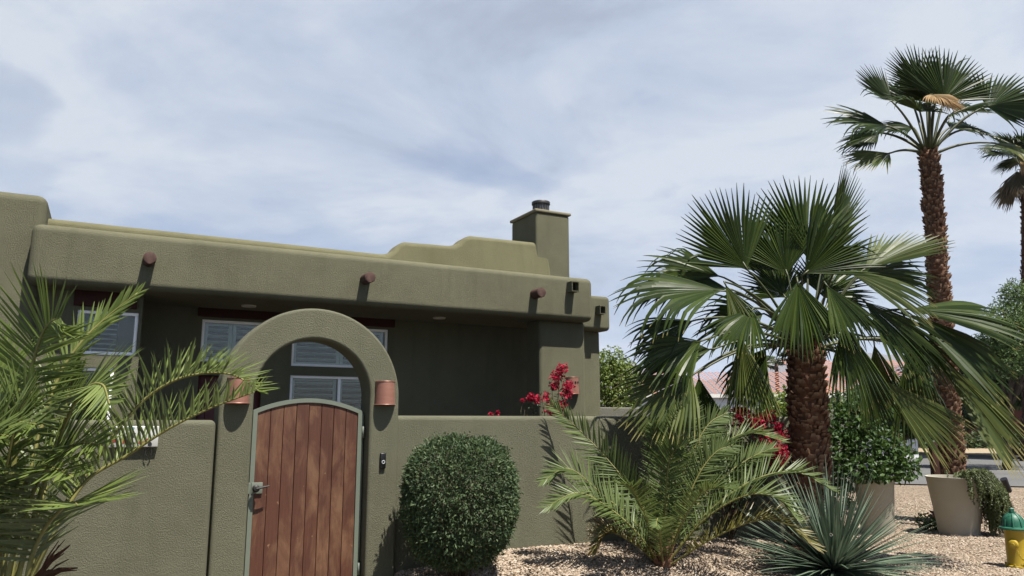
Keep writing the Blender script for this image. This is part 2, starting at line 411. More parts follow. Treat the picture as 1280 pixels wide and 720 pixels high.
# cloud veil only ahead; unseen sky behind and overhead kept clear to cut fill
def mrange(a, lo, hi, t0, t1):
    r_ = N(nt, 'ShaderNodeMapRange', interpolation_type='SMOOTHSTEP'); L(nt, a, r_.inputs['Value'])
    for k, v in (('From Min', lo), ('From Max', hi), ('To Min', t0), ('To Max', t1)): r_.inputs[k].default_value = v
    return r_.outputs['Result']
def mul(a, b_):
    q = N(nt, 'ShaderNodeMath', operation='MULTIPLY'); L(nt, a, q.inputs[0]); L(nt, b_, q.inputs[1]); return q.outputs[0]
veil = mul(mrange(sx.outputs['Y'], .05, .6, 0, 1), mrange(sx.outputs['Z'], .52, .80, 1, 0))
L(nt, mix(nt, mul(mask, veil), mix(nt, 1.0, sky.outputs[0], (.72, .76, .84), 'MULTIPLY'), ccol), bg.inputs['Color']); L(nt, bg.outputs[0], out.inputs['Surface'])

sl = bpy.data.lights.new('sun', 'SUN'); sl.energy = 5.0; sl.angle = R(.6); sl.color = (1, .95, .87)
so = bpy.data.objects.new('sun', sl); COL.objects.link(so); so.location = TO_SUN * 50
so.rotation_euler = (-TO_SUN).to_track_quat('-Z', 'Y').to_euler()

cd = bpy.data.cameras.new('camera'); co = bpy.data.objects.new('camera', cd); COL.objects.link(co)
co.location = (0, 0, EYE); co.rotation_euler = (R(90) + PITCH, 0, 0)
cd.sensor_width = 36; cd.lens = 36 * F / 1280; cd.clip_end = 20000; cd.clip_start = .05
sc.camera = co
vs = sc.view_settings; vs.view_transform = 'Standard'; vs.look = 'None'; vs.gamma = 1; vs.exposure = 1.35; vs.use_curve_mapping = False

# ------------------------------------------------------------------ ground, street, hills
def axis(lo, hi, f0, f1, fine, far):
    a = []; x = f0
    while x <= f1: a.append(x); x += fine
    st = fine; x = f1
    while x < hi: st *= 1.6; x = min(hi, x + st); a.append(x)
    st = fine; x = f0
    while x > lo: st *= 1.6; x = max(lo, x - st); a.insert(0, x)
    return a
xs = axis(-6000, 6000, -8, 16, .2, 0); ys = axis(-3000, 6500, -1, 22, .2, 0)
g = MB()
for y in ys:
    for x in xs: g.vert((x, y, hgt(x, y)))
nx = len(xs)
for j in range(len(ys) - 1):
    for i in range(nx - 1): g.face((j * nx + i, j * nx + i + 1, (j + 1) * nx + i + 1, (j + 1) * nx + i), 0, True)
tag(g.build('ground', MT['gravel']), kind='structure')

near_e = [(-2, 26.5), (4, 22.6), (8, 20.6), (10.6, 19.7), (13, 19.0), (17, 18.0), (24, 16.2), (40, 12)]
far_e = [(-2, 60), (6, 54), (12, 47), (16.5, 41), (19.2, 36), (21.2, 31), (24.5, 26), (40, 19)]
st = MB()
for (a, b) in zip(near_e, far_e):
    st.vert((a[0], a[1], .03)); st.vert((b[0], b[1], .03))
for i in range(len(near_e) - 1): st.face((2 * i, 2 * i + 2, 2 * i + 3, 2 * i + 1))
tag(st.build('street', MT['asphalt']), kind='structure')
def offs(path, k):
    res = []
    for i, p in enumerate(path):
        a = V(path[max(i - 1, 0)]); b = V(path[min(i + 1, len(path) - 1)]); t = (b - a).normalized(); n = V((-t.y, t.x))
        q = V(p) + n * k; res.append((q.x, q.y))
    return res
def ribbon(name, pa, pb, z0, z1, mat):
    m = MB()
    for a, b in zip(pa, pb):
        m.vert((a[0], a[1], z0)); m.vert((a[0], a[1], z1)); m.vert((b[0], b[1], z1)); m.vert((b[0], b[1], z0))
    for i in range(len(pa) - 1):
        for k in range(3): m.face((4 * i + k, 4 * i + 4 + k, 4 * i + 5 + k, 4 * i + 1 + k))
    return tag(m.build(name, mat), kind='structure')
ribbon('kerb', far_e, offs(far_e, .25), 0, .16, MT['curb'])
ribbon('sidewalk', offs(far_e, .253), offs(far_e, 9.0), 0, .155, MT['walk'])
ln = MB()
for (x, y) in ((16.2, 24.6), (12.6, 27.6)):
    a = math.atan2(-2.4, 4)
    m4 = Matrix.Translation((x, y, .036)) @ Matrix.Rotation(a, 4, 'Z')
    ln.box(-.9, .9, -.06, .06, -.002, .002, mat=m4)
tag(ln.build('road_marking', MT['line']), kind='structure')

dv = MB()  # unseen asphalt under and behind the camera, added to cut ground bounce
for p in ((-60, -80), (60, -80), (60, 1.5), (14, 3.6), (4, 4.6), (-1.2, 4.2), (-60, 2.5)): dv.vert((p[0], p[1], .035))
dv.face(range(7)); tag(dv.build('added_driveway', MT['asphalt']), kind='structure')
cy = MB()  # unseen courtyard floor, dark pavers chosen to cut bounced fill
for q in ((-4, 7.1), (7.2, 7.1), (7.2, 11.1), (5.58, 11.1), (5.58, 10.29), (-4, 10.29)):
    c_ = hp(q[0], q[1], 0); cy.vert((c_.x, c_.y, .06))
cy.face(range(6)); tag(cy.build('unseen_courtyard_floor', MT['pavers']), kind='structure')
hl = MB(); r2 = random.Random(3); K = 90
for i in range(K + 1):
    x = -2500 + 6000 * i / K
    for j, (yy, k) in enumerate(((3600, 0), (4100, .55), (4600, 1), (5600, .7))):
        h = 330 + 60 * math.sin(i * .21) + 45 * math.sin(i * .53 + 1) + r2.uniform(-22, 22)
        hl.vert((x, yy + r2.uniform(-60, 60), h * k - 5))
for i in range(K):
    for j in range(3): hl.face((4 * i + j, 4 * i + 4 + j, 4 * i + 5 + j, 4 * i + 1 + j), 0, True)
tag(hl.build('hills', MT['hill']), kind='structure')

# loose stones over the ground
gs = MB(); rs = random.Random(11)
OCT = [(1, 0, 0), (0, 1, 0), (-1, 0, 0), (0, -1, 0), (0, 0, 1), (0, 0, -1)]
OF = [(0, 1, 4), (1, 2, 4), (2, 3, 4), (3, 0, 4), (1, 0, 5), (2, 1, 5), (3, 2, 5), (0, 3, 5)]
cnt = 0
while cnt < 68000:
    Y = 6.2 + 10.5 * rs.random() ** 1.6
    px = rs.uniform(430, 1340)
    x = (px - 640) / 974 * Y
    s = U.x * x + U.y * Y; d = M_.x * x + M_.y * Y
    if s < 7.3 and d > 6.68: continue
    if s < 2.0: continue
    h = hgt(x, Y); k = rs.uniform(.009, .021) * (1.25 if rs.random() < .15 else 1)
    rot = Matrix.Rotation(rs.uniform(0, 6.28), 3, 'Z') @ Matrix.Rotation(rs.uniform(-.5, .5), 3, 'X')
    sc3 = (k * rs.uniform(.8, 1.4), k * rs.uniform(.7, 1.1), k * rs.uniform(.45, .8))
    g_ = rs.random(); o0 = len(gs.v)
    for q in OCT:
        p = rot @ V((q[0] * sc3[0] * rs.uniform(.75, 1.1), q[1] * sc3[1] * rs.uniform(.75, 1.1), q[2] * sc3[2]))
        gs.vert((x + p.x, Y + p.y, h + k * .22 + p.z), (0, g_, 0))
    for f in OF: gs.face([o0 + i for i in f], 0, False)
    cnt += 1
tag(gs.build('gravel_stones', MT['stone']), 'loose tan and cream gravel stones spread over the yard', 'gravel', kind='stuff')

# ------------------------------------------------------------------ the house
house = hthing('stucco_house', 'low olive green stucco house with flat parapet roof, chimney and protruding log ends', 'house', 2.6, 9.5, 0)
H = house
b = MB(); b.box(-4.5, -.72, 9.4, 13, -.1, 4.0, .1, 4); b.build('tower', MT['stucco'], H, wn=True)
b = MB(); b.box(-.82, 6.12, 9.15, 10.75, 3.0, 3.63, .085, 5); par = b.build('parapet', MT['stucco'], H, wn=True)
for s in (.30, 2.735, 5.14):
    v = MB(); c = hp(0, 0, 0)
    v.tube([(s, 9.2, 3.325), (s, 9.0, 3.322), (s, 8.945, 3.32), (s, 8.941, 3.32)], [.067, .067, .067, .062], 20)
    v.build('viga', MT['viga'], H, sharp=50)
for (s, d, z) in ((5.73, 9.15, 3.46),):
    v = MB()
    v.box(s - .06, s - .05, d - .14, d + .02, z - .07, z + .06); v.box(s + .05, s + .06, d - .14, d + .02, z - .07, z + .06)
    v.box(s - .047, s + .047, d - .14, d + .02, z - .07, z - .06); v.box(s - .06, s + .06, d - .14, d + .02, z + .063, z + .073)
    v.box(s - .046, s + .046, d - .05, d - .04, z - .055, z + .055, mi=1)
    v.build('scupper', [MT['stucco'], MT['dark']], H)
# stepped roof parapet behind
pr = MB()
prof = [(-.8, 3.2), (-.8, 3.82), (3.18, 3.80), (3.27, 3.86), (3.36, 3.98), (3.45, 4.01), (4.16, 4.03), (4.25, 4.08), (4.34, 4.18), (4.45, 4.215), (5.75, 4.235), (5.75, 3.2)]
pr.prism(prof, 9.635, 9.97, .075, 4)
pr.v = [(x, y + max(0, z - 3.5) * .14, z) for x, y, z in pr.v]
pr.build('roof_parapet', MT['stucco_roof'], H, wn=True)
ch = MB(); ch.box(5.49, 6.08, 9.71, 10.5, 3.2, 4.69, .035, 3); chim = ch.build('chimney', MT['stucco'], H, wn=True)
c2 = MB(); c2.box(5.468, 6.102, 9.688, 10.522, 4.69, 4.735, .012, 2); c2.build('chimney_cap', MT['flue'], chim)
fl = MB(); fl.lathe([(.0, 4.725), (.135, 4.725), (.13, 4.80), (.10, 4.82), (.10, 4.84)], 5.79, 10.08, 28)
fl.lathe([(.105, 4.82), (.112, 4.82), (.112, 4.93), (.105, 4.93)], 5.79, 10.08, 28, 1)
for k in range(20):
    a = 2 * math.pi * k / 20
    fl.box(5.79 + .125 * math.cos(a) - .005, 5.79 + .125 * math.cos(a) + .005, 10.08 + .125 * math.sin(a) - .005, 10.08 + .125 * math.sin(a) + .005, 4.83, 4.93, mi=1)
fl.lathe([(.0, 4.925), (.145, 4.925), (.145, 4.96), (.14, 4.968), (0, 4.975)], 5.79, 10.08, 28, 2)
fl.build('flue', [MT['flue'], MT['grille'], MT['dark']], chim, sharp=40)

def wall_with_holes(mb, x0, x1, y0, y1, z0, z1, holes):
    """a wall slab with rectangular openings"""
    xs_ = sorted({x0, x1, *[h[0] for h in holes], *[h[1] for h in holes]})
    zs_ = sorted({z0, z1, *[h[2] for h in holes], *[h[3] for h in holes]})
    def solid(i, j):
        if i < 0 or j < 0 or i >= len(xs_) - 1 or j >= len(zs_) - 1: return False
        cx = (xs_[i] + xs_[i + 1]) / 2; cz = (zs_[j] + zs_[j + 1]) / 2
        return not any(h[0] < cx < h[1] and h[2] < cz < h[3] for h in holes)
    def quad(*p): mb.face([mb.vert(q) for q in p])
    for i in range(len(xs_) - 1):
        for j in range(len(zs_) - 1):
            if not solid(i, j): continue
            a, b_, c_, e = xs_[i], xs_[i + 1], zs_[j], zs_[j + 1]
            quad((a, y0, c_), (b_, y0, c_), (b_, y0, e), (a, y0, e)); quad((b_, y1, c_), (a, y1, c_), (a, y1, e), (b_, y1, e))
            if not solid(i - 1, j): quad((a, y1, c_), (a, y0, c_), (a, y0, e), (a, y1, e))
            if not solid(i + 1, j): quad((b_, y0, c_), (b_, y1, c_), (b_, y1, e), (b_, y0, e))
            if not solid(i, j - 1): quad((a, y1, c_), (b_, y1, c_), (b_, y0, c_), (a, y0, c_))
            if not solid(i, j + 1): quad((a, y0, e), (b_, y0, e), (b_, y1, e), (a, y1, e))

BW = [(-.345, .255, 2.31, 2.79), (-.345, .06, 1.35, 2.17)]
b = MB(); wall_with_holes(b, -.72, .29, 9.5, 9.72, -.1, 3.03, BW)
b.box(.06 + .0, .29, 9.723, 10.3, -.1, 3.02); b.build('window_bay', MT['stucco'], H)
MW = [(1.0, 1.76, 2.33, 2.86), (1.0, 1.76, -.1, 2.16), (2.12, 3.44, 2.31, 2.86), (2.12, 3.44, .9, 2.19)]
b = MB(); wall_with_holes(b, .293, 6.1, 10.3, 10.55, -.1, 3.02, MW); b.build('wall', MT['stucco'], H)
b = MB(); b.box(5.34, 6.1, 9.35, 9.76, -.1, 3.02, .05, 4); b.build('column', MT['stucco'], H, wn=True)
# annex at the right, body and roof behind
b = MB(); b.box(5.6, 7.58, 11.15, 15.5, -.1, 3.15, .05, 3); b.build('annex_wall', MT['stucco'], H, wn=True)
b = MB(); b.box(4.9, 7.68, 10.95, 15.7, 3.13, 3.74, .075, 4); b.build('annex_parapet', MT['stucco'], H, wn=True)
v = MB(); s, d, z = 7.42, 10.95, 3.47
v.box(s - .06, s - .05, d - .14, d + .02, z - .07, z + .06); v.box(s + .05, s + .06, d - .14, d + .02, z - .07, z + .06)
v.box(s - .047, s + .047, d - .14, d + .02, z - .07, z - .06); v.box(s - .06, s + .06, d - .14, d + .02, z + .063, z + .073)
v.box(s - .046, s + .046, d - .05, d - .04, z - .055, z + .055, mi=1); v.build('scupper', [MT['stucco'], MT['dark']], H)
b = MB(); b.box(-4.4, 5.55, 15.2, 15.6, -.1, 3.5); b.box(-4.4, -4.1, 13.02, 15.19, -.1, 3.5); b.build('rear_wall', MT['stucco'], H)
b = MB(); b.box(-4.05, 5.5, 10.76, 15.19, 3.3, 3.42); b.build('roof', MT['flue'], H)
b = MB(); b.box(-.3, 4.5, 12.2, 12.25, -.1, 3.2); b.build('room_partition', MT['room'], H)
b = MB(); b.box(-.39, .23, 9.47, 9.53, 2.83, 3.02, .008, 2); b.build('lintel', MT['lintel'], H)
b = MB(); b.box(.94, 3.52, 10.26, 10.34, 2.89, 3.02, .008, 2); b.build('lintel', MT['lintel'], H)

def window(rect, y, splits, shutters, blind=None, bars=None):
    x0, x1, z0, z1 = rect; fw = .035
    fr = MB()
    fr.box(x0, x1, y - .012, y + .06, z1 - fw, z1, .005, 2); fr.box(x0, x1, y - .012, y + .06, z0, z0 + fw, .005, 2)
    fr.box(x0, x0 + fw, y - .010, y + .058, z0 + fw, z1 - fw, .004, 2); fr.box(x1 - fw, x1, y - .010, y + .058, z0 + fw, z1 - fw, .004, 2)
    for q in splits: fr.box(q - .018, q + .018, y - .008, y + .056, z0 + fw, z1 - fw, .004, 2)
    W = fr.build('window', MT['white'], H)
    g_ = MB(); g_.box(x0 + fw - .004, x1 - fw + .004, y + .028, y + .034, z0 + fw - .004, z1 - fw + .004); g_.build('pane', MT['glass'], W)
    for (a, b_) in shutters:
        sh = MB(); ya, yb = y + .085, y + .115; t = .045
        sh.box(a, a + t, ya, yb, z0 + .02, z1 - .02, .004, 1); sh.box(b_ - t, b_, ya, yb, z0 + .02, z1 - .02, .004, 1)
        sh.box(a + t, b_ - t, ya + .003, yb - .003, z0 + .02, z0 + .02 + t, .004, 1); sh.box(a + t, b_ - t, ya + .003, yb - .003, z1 - .02 - t, z1 - .02, .004, 1)
        zz = z0 + .02 + t + .035
        while zz < z1 - .02 - t - .02:
            m4 = Matrix.Translation(((a + b_) / 2, (ya + yb) / 2, zz)) @ Matrix.Rotation(R(-24), 4, 'X')
            sh.box(-(b_ - a) / 2 + t, (b_ - a) / 2 - t, -.034, .034, -.005, .005, .003, 1, mat=m4)
            zz += .078
        sh.build('shutter', MT['shutter'], W, sharp=40)
    if blind:
        bl = MB(); bl.box(blind[0], blind[1], y + .1, y + .11, z0 + .02, z1 - .02); bl.build('blind', MT['curtain'], W)
    if bars:
        br = MB(); zz = z0 + .07
        while zz < z1 - .08:
            br.box(bars[0], bars[1], y + .12, y + .135, zz, zz + .012); zz += .055
        br.box(bars[0] + .1, bars[0] + .115, y + .117, y + .137, z0 + .04, z1 - .05)
        br.build('blind', MT['shutter'], W)
    return W
window(BW[0], 9.53, [], [], (.06, .22), (-.3, .05))
window(BW[1], 9.53, [], [], (-.3, -.12), (-.1, .03))
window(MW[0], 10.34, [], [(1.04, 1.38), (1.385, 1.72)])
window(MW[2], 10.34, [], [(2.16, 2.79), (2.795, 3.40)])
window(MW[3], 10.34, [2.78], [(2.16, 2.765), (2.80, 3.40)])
dr = MB(); dr.box(1.0, 1.76, 10.36, 10.41, 0, 2.16, .004, 1)
for (a, b_, c_, e) in ((1.1, 1.35, 1.25, 2.0), (1.42, 1.66, 1.25, 2.0), (1.1, 1.35, .2, 1.1), (1.42, 1.66, .2, 1.1)): dr.box(a, b_, 10.34, 10.365, c_, e, .012, 2)
door = dr.build('door', MT['door_red'], H)
k = MB(); k.tube([(1.68, 10.36, 1.0), (1.68, 10.30, 1.0), (1.62, 10.29, 1.0)], .012, 8); k.build('handle', MT['dark'], door)
def soffit(px, py):
    a = (px - 640) / F; b_ = (360 - py) / F
    d = V((a, math.cos(PITCH) - b_ * math.sin(PITCH), math.sin(PITCH) + b_ * math.cos(PITCH)))
    P = V((0, 0, EYE)) + d * ((3.0 - EYE) / d.z); return P.dot(U), P.dot(M_)
for q in ((311, 382), (549, 397)):
    s, d = soffit(*q)
    l = MB(); l.lathe([(.055, 2.998), (.06, 2.985), (.085, 2.985), (.09, 3.001)], s, d, 24); l.lathe([(0, 2.996), (.056, 2.996)], s, d, 24)
    l.build('recessed_light', MT['lamp_trim'], H)

# ------------------------------------------------------------------ garden walls, arch, gate
b = MB(); b.box(-5.0, .785, 6.5, 6.72, -.15, 1.605, .045, 4)
wl = b.build('garden_wall', MT['stucco_wall'], origin=(-2, 6.6, 0), rotz=ROT, wn=True)
tag(wl, 'olive stucco garden wall left of the gate arch behind the near date palm', 'wall')
b = MB(); b.box(2.3, 7.25, 6.66, 6.86, -.15, 1.645, .045, 4)
wr = b.build('garden_wall', MT['stucco_wall'], origin=(4.8, 6.75, 0), rotz=ROT, wn=True)
tag(wr, 'long olive stucco garden wall right of the gate, behind the clipped bush and young palm', 'wall')
b = MB(); b.box(7.6, 16, 12.6, 12.8, -.1, 1.86, .03, 3)
w3 = b.build('boundary_wall', MT['stucco_far'], origin=(11.5, 12.7, 0), rotz=ROT, wn=True)
tag(w3, 'grey boundary wall further back, below the bright green tree', 'wall')

CX, RO, RI, ZS = 1.565, .757, .49, 1.80
poly = [(CX - RO, -.15)] + [(CX - RO * math.cos(math.pi * k / 48), ZS + RO * math.sin(math.pi * k / 48)) for k in range(49)] + [(CX + RO, -.15), (CX + RI, -.15)] \
     + [(CX + RI * math.cos(math.pi * k / 48), ZS + RI * math.sin(math.pi * k / 48)) for k in range(49)] + [(CX - RI, -.15)]
b = MB(); b.prism(poly, 6.6, 6.9, .028, 3)
arch = b.build('gate_arch', MT['stucco_wall'], origin=(CX, 6.75, 0), rotz=ROT, wn=True)
tag(arch, 'rounded olive stucco arch framing the wooden garden gate', 'archway')

GX0, GX1 = 1.095, 2.022; GM = (GX0 + GX1) / 2; GW = (GX1 - GX0) / 2; GZ0 = .06
def gz(x, dz=0): return 1.685 + .105 * (1 - ((x - GM) / GW) ** 2) + dz
gate = hthing('garden_gate', 'reddish brown plank gate with curved top in a sage green steel frame', 'gate', GM, 6.75, GZ0)
fr = MB(); t = .036; nK = 24
outer = [(GX0, GZ0)] + [(GX0 + 2 * GW * k / nK, gz(GX0 + 2 * GW * k / nK)) for k in range(nK + 1)] + [(GX1, GZ0)]
inner = [(GX1 - t, GZ0 + t)] + [(GX1 - t - 2 * (GW - t) * k / nK, gz(GX1 - t - 2 * (GW - t) * k / nK, -t)) for k in range(nK + 1)] + [(GX0 + t, GZ0 + t)]
# ring between the two outlines
n_o = len(outer); fo = [fr.vert((x, 6.715, z)) for x, z in outer]; fi = [fr.vert((x, 6.715, z)) for x, z in inner[::-1]]
bo = [fr.vert((x, 6.765, z)) for x, z in outer]; bi = [fr.vert((x, 6.765, z)) for x, z in inner[::-1]]
for k in range(n_o):
    j = (k + 1) % n_o
    fr.face((fo[k], fi[k], fi[j], fo[j])); fr.face((bo[k], bo[j], bi[j], bi[k])); fr.face((fo[k], fo[j], bo[j], bo[k])); fr.face((fi[k], bi[k], bi[j], fi[j]))
frame = fr.build('frame', MT['sage'], gate)
hg = MB()                                            # jamb post with the hinge barrels
hg.box(GX1 + .004, GX1 + .022, 6.73, 6.775, .02, 1.66, .004, 1)
for zz in (.3, 1.45): hg.tube([(GX1 + .012, 6.71, zz), (GX1 + .012, 6.71, zz + .1)], .012, 10)
hg.build('hinge_post', MT['sage'], gate)
pk = MB(); npk = 8; pw = (2 * GW - 2 * t) / npk; rp = random.Random(5)
for k in range(npk):
    a = GX0 + t + k * pw + .0018; e = GX0 + t + (k + 1) * pw - .0018; yo = rp.uniform(-.002, .002)
    cc = (0, rp.random(), 0); bm = bmesh.new(); pts = [(a, GZ0 + t)] + [(a + (e - a) * q / 4, gz(a + (e - a) * q / 4, -t)) for q in range(5)] + [(e, GZ0 + t)]
    f = bm.faces.new([bm.verts.new((x, 6.726 + yo, z)) for x, z in pts])
    r = bmesh.ops.extrude_face_region(bm, geom=[f])
    for q in r['geom']:
        if isinstance(q, bmesh.types.BMVert): q.co.y = 6.755
    bmesh.ops.recalc_face_normals(bm, faces=bm.faces)
    ed = [x for x in bm.edges if abs(x.verts[0].co.x - x.verts[1].co.x) < 1e-5 and abs(x.verts[0].co.z - x.verts[1].co.z) > .5]
    bmesh.ops.bevel(bm, geom=ed, offset=.0035, segments=2, profile=.5, affect='EDGES')
    pk.bm(bm, 0, False, cc)
pk.build('wood_panel', MT['gate_wood'], gate)
lt = MB(); lx, lz = GX0 + .045, 1.055
lt.box(GX0 - .028, GX0 + .006, 6.704, 6.712, lz - .045, lz + .045, .003, 1, 1)
lt.box(lx - .03, lx + .06, 6.707, 6.724, lz - .045, lz + .045, .004, 2, 1)
lt.lathe([(.0, .07), (.018, .068), (.030, .055), (.030, .04), (.016, .03), (.016, 0)], 0, 0, 18, 0)
# turn the knob to face outwards
kn = len(lt.v) - 18 * 6
for i in range(kn, len(lt.v)):
    x, y, z = lt.v[i]; lt.v[i] = (lx + x, 6.712 - z, lz + y)
lt.tube([(lx, 6.64, lz), (lx + .05, 6.635, lz + .012), (lx + .10, 6.64, lz + .02)], [.011, .009, .007], 8, 0)
lt.build('latch', [MT['dark'], MT['sage']], gate, sharp=40)

def sconce(s, d, z0, z1, w0, w1, dep, label, cuts=False):
    o = hthing('wall_sconce', label, 'wall lamp', s, d, z0, 'copper wall sconces')
    m = MB(); n = 20
    def rg(z, w, dp): return [(s - w * math.cos(math.pi * k / n), d - dp * math.sin(math.pi * k / n), z) for k in range(n + 1)]
    A_ = [m.vert(p) for p in rg(z0, w0, dep)]; B_ = [m.vert(p) for p in rg(z1, w1, dep * .94)]
    A2 = [m.vert(p) for p in rg(z0, w0 - .006, dep - .006)]; B2 = [m.vert(p) for p in rg(z1, w1 - .006, dep * .94 - .006)]
    for k in range(n):
        m.face((A_[k], A_[k + 1], B_[k + 1], B_[k]), 0, True); m.face((A2[k + 1], A2[k], B2[k], B2[k + 1]), 0, True)
        m.face((A_[k + 1], A_[k], A2[k], A2[k + 1])); m.face((B_[k], B_[k + 1], B2[k + 1], B2[k]))
    # rolled rims
    m.tube([(x, y, z) for x, y, z in rg(z0 + .004, w0 + .001, dep + .001)], .004, 6); m.tube([(x, y, z) for x, y, z in rg(z1 - .004, w1 + .001, dep * .94 + .001)], .004, 6)
    m.build('shade', MT['copper'], o, sharp=40)
    p = MB(); p.box(s - .05, s + .05, d - .012, d + .002, z0 + .03, z1 - .03, .003, 1)
    p.tube([(s, d - .012, (z0 + z1) / 2), (s, d - .05, (z0 + z1) / 2)], .02, 10)
    p.build('back_plate', MT['dark'], o)
    if cuts:
        c_ = MB()
        for q in (-.045, 0, .045):
            a = q / w0; xx = s + w0 * math.sin(a) * 1.0; yy = d - dep * math.cos(a)
            c_.box(xx - .011, xx + .011, yy - .004, yy + .01, z1 - .09, z1 - .06, .002, 1)
        c_.build('vent_slot', MT['black'], o)
    return o
sconce(2.185, 6.6, 1.735, 1.945, .092, .084, .10, 'copper half round wall sconce on the arch pillar right of the gate')
sconce(.945, 6.6, 1.735, 1.945, .092, .084, .10, 'copper half round wall sconce left of the gate, behind frond tips')
sconce(5.86, 9.35, 1.97, 2.21, .10, .095, .10, 'slotted copper sconce on the house column beside the pink bougainvillea', True)

o = hthing('doorbell', 'small black button doorbell on the right pillar of the gate arch', 'doorbell', 2.18, 6.6, 1.15)
m = MB(); m.box(2.156, 2.206, 6.576, 6.602, 1.19, 1.322, .006, 2); m.build('case', MT['black'], o)
m = MB(); m.tube([(2.181 + .0125 * math.cos(a * math.pi / 10), 6.573, 1.245 + .0125 * math.sin(a * math.pi / 10)) for a in range(21)], .0035, 6, cap=False); m.build('button_ring', MT['ring'], o)

# tile plaque on the left wall
o = hthing('tile_plaque', 'white ceramic tile plaque with painted red and blue motif on the left garden wall', 'plaque', .13, 6.5, 1.3)
m = MB(); m.box(.03, .375, 6.455, 6.502, 1.405, 1.56, .006, 2); m.build('tile', simple('glazed_tile', (.75, .75, .7), .25, .5, var=.05), o)
m = MB(); blob = random.Random(9)
BL = simple('glaze_blue', (.16, .42, .55), .25, .5); RD = simple('glaze_red', (.4, .05, .05), .25, .5); BKK = simple('glaze_dark', (.03, .03, .035), .25, .5)
for (x, z, w_, h_, mi) in ((.10, 1.48, .045, .02, 0), (.18, 1.49, .03, .016, 0), (.07, 1.40, .03, .02, 1), (.14, 1.40, .02, .03, 1), (.26, 1.385, .03, .014, 1), (.30, 1.40, .02, .02, 1), (.2, 1.44, .02, .03, 2), (.19, 1.38, .03, .012, 2), (.32, 1.37, .015, .02, 2), (.07, 1.365, .014, .012, 2)):
    c_ = [m.vert((x + w_ * math.cos(a * .628) * blob.uniform(.7, 1.2), 6.452, z + .055 + h_ * .8 * math.sin(a * .628) * blob.uniform(.7, 1.2))) for a in range(10)]
    m.face(c_, mi)
m.build('motif', [BL, RD, BKK], o)
m = MB(); m.tube([(.315 + .022 * math.cos(a * math.pi / 8), 6.47, 1.365 + .03 * math.sin(a * math.pi / 8)) for a in range(-3, 12)], .004, 6); m.build('hook', MT['dark'], o)

# ------------------------------------------------------------------ palms
def fan(mb, P0, Hb, A, Nn, Rr, nseg=44, spread=80, bend=.25, droop=.3, seed=0, age=0.0, pet=.016, lift=.15, arch=.18, mi=0, pmi=1, split=.55, wm=1.4, fold=.95):
    r = random.Random(seed)
    P0, Hb = V(P0), V(Hb); A = V(A).normalized(); Nn = V(Nn); Nn = (Nn - A * Nn.dot(A)).normalized(); B = A.cross(Nn)
    ln_ = (Hb - P0).length
    mid = (P0 + Hb) / 2 + V((0, 0, 1)) * ln_ * arch
    pp = []
    for k in range(9):
        t = k / 8; pp.append(P0 * (1 - t) ** 2 + mid * 2 * t * (1 - t) + Hb * t * t)
    pp.append(Hb + A * Rr * .12)
    mb.tube(pp, [pet * (1.5 - .8 * k / 9) for k in range(10)], 6, pmi, (0, r.random(), 0))
    dth = 2 * R(spread) / nseg
    ts = [0, .12, .28, split * .8, split, split + (1 - split) * .3, split + (1 - split) * .55, split + (1 - split) * .8, 1]
    dn = V((0, 0, -1))
    for i in range(nseg):
        th = -R(spread) + dth * (i + .5)
        d = (A * math.cos(th) + B * math.sin(th) + Nn * lift * abs(math.sin(th)) + B * r.uniform(-.012, .012)).normalized()
        Ls = Rr * (.74 + .26 * math.cos(th * .75)) * r.uniform(.93, 1.05)
        p = Hb + A * Rr * .10 * math.cos(th) ** 2
        kink = r.random() < droop; kb = r.uniform(.5, 1.6) if kink else 0; bb = bend * r.uniform(.8, 1.25)
        kt = r.uniform(split, .8)
        ctr, sd, nr, wd, cl = [], [], [], [], []
        w_s = split * Ls * math.tan(dth / 2) * wm; g_ = r.random() ** 1.4; tw_ = r.uniform(-.22, .22) + (.55 if r.random() < .12 else 0); ag = age * r.uniform(.5, 1.3)
        for k, t in enumerate(ts):
            if k > 0:
                dt = t - ts[k - 1]
                d = (d + dn * (bb * dt * (.35 if t <= split else 1.5)) + (dn * (kb * dt * 3.2) if (kink and t > kt) else V((0, 0, 0)))).normalized()
                p = p + d * (Ls * dt)
            n_ = (Nn - d * Nn.dot(d))
            if n_.length < .05: n_ = A.cross(d).cross(d)
            n_.normalize(); n_ = (n_ + d.cross(n_) * tw_ * min(1, t * 2)).normalized(); s_ = d.cross(n_)
            wv = max(.004, t * Ls * math.tan(dth / 2) * wm) if t <= split else w_s * max(.04, (1 - (t - split) / (1 - split))) ** .75
            ctr.append(p.copy()); sd.append(s_); nr.append(n_); wd.append(wv); cl.append((t, g_, ag))
        mb.strip(ctr, sd, nr, wd, fold, cl, mi)

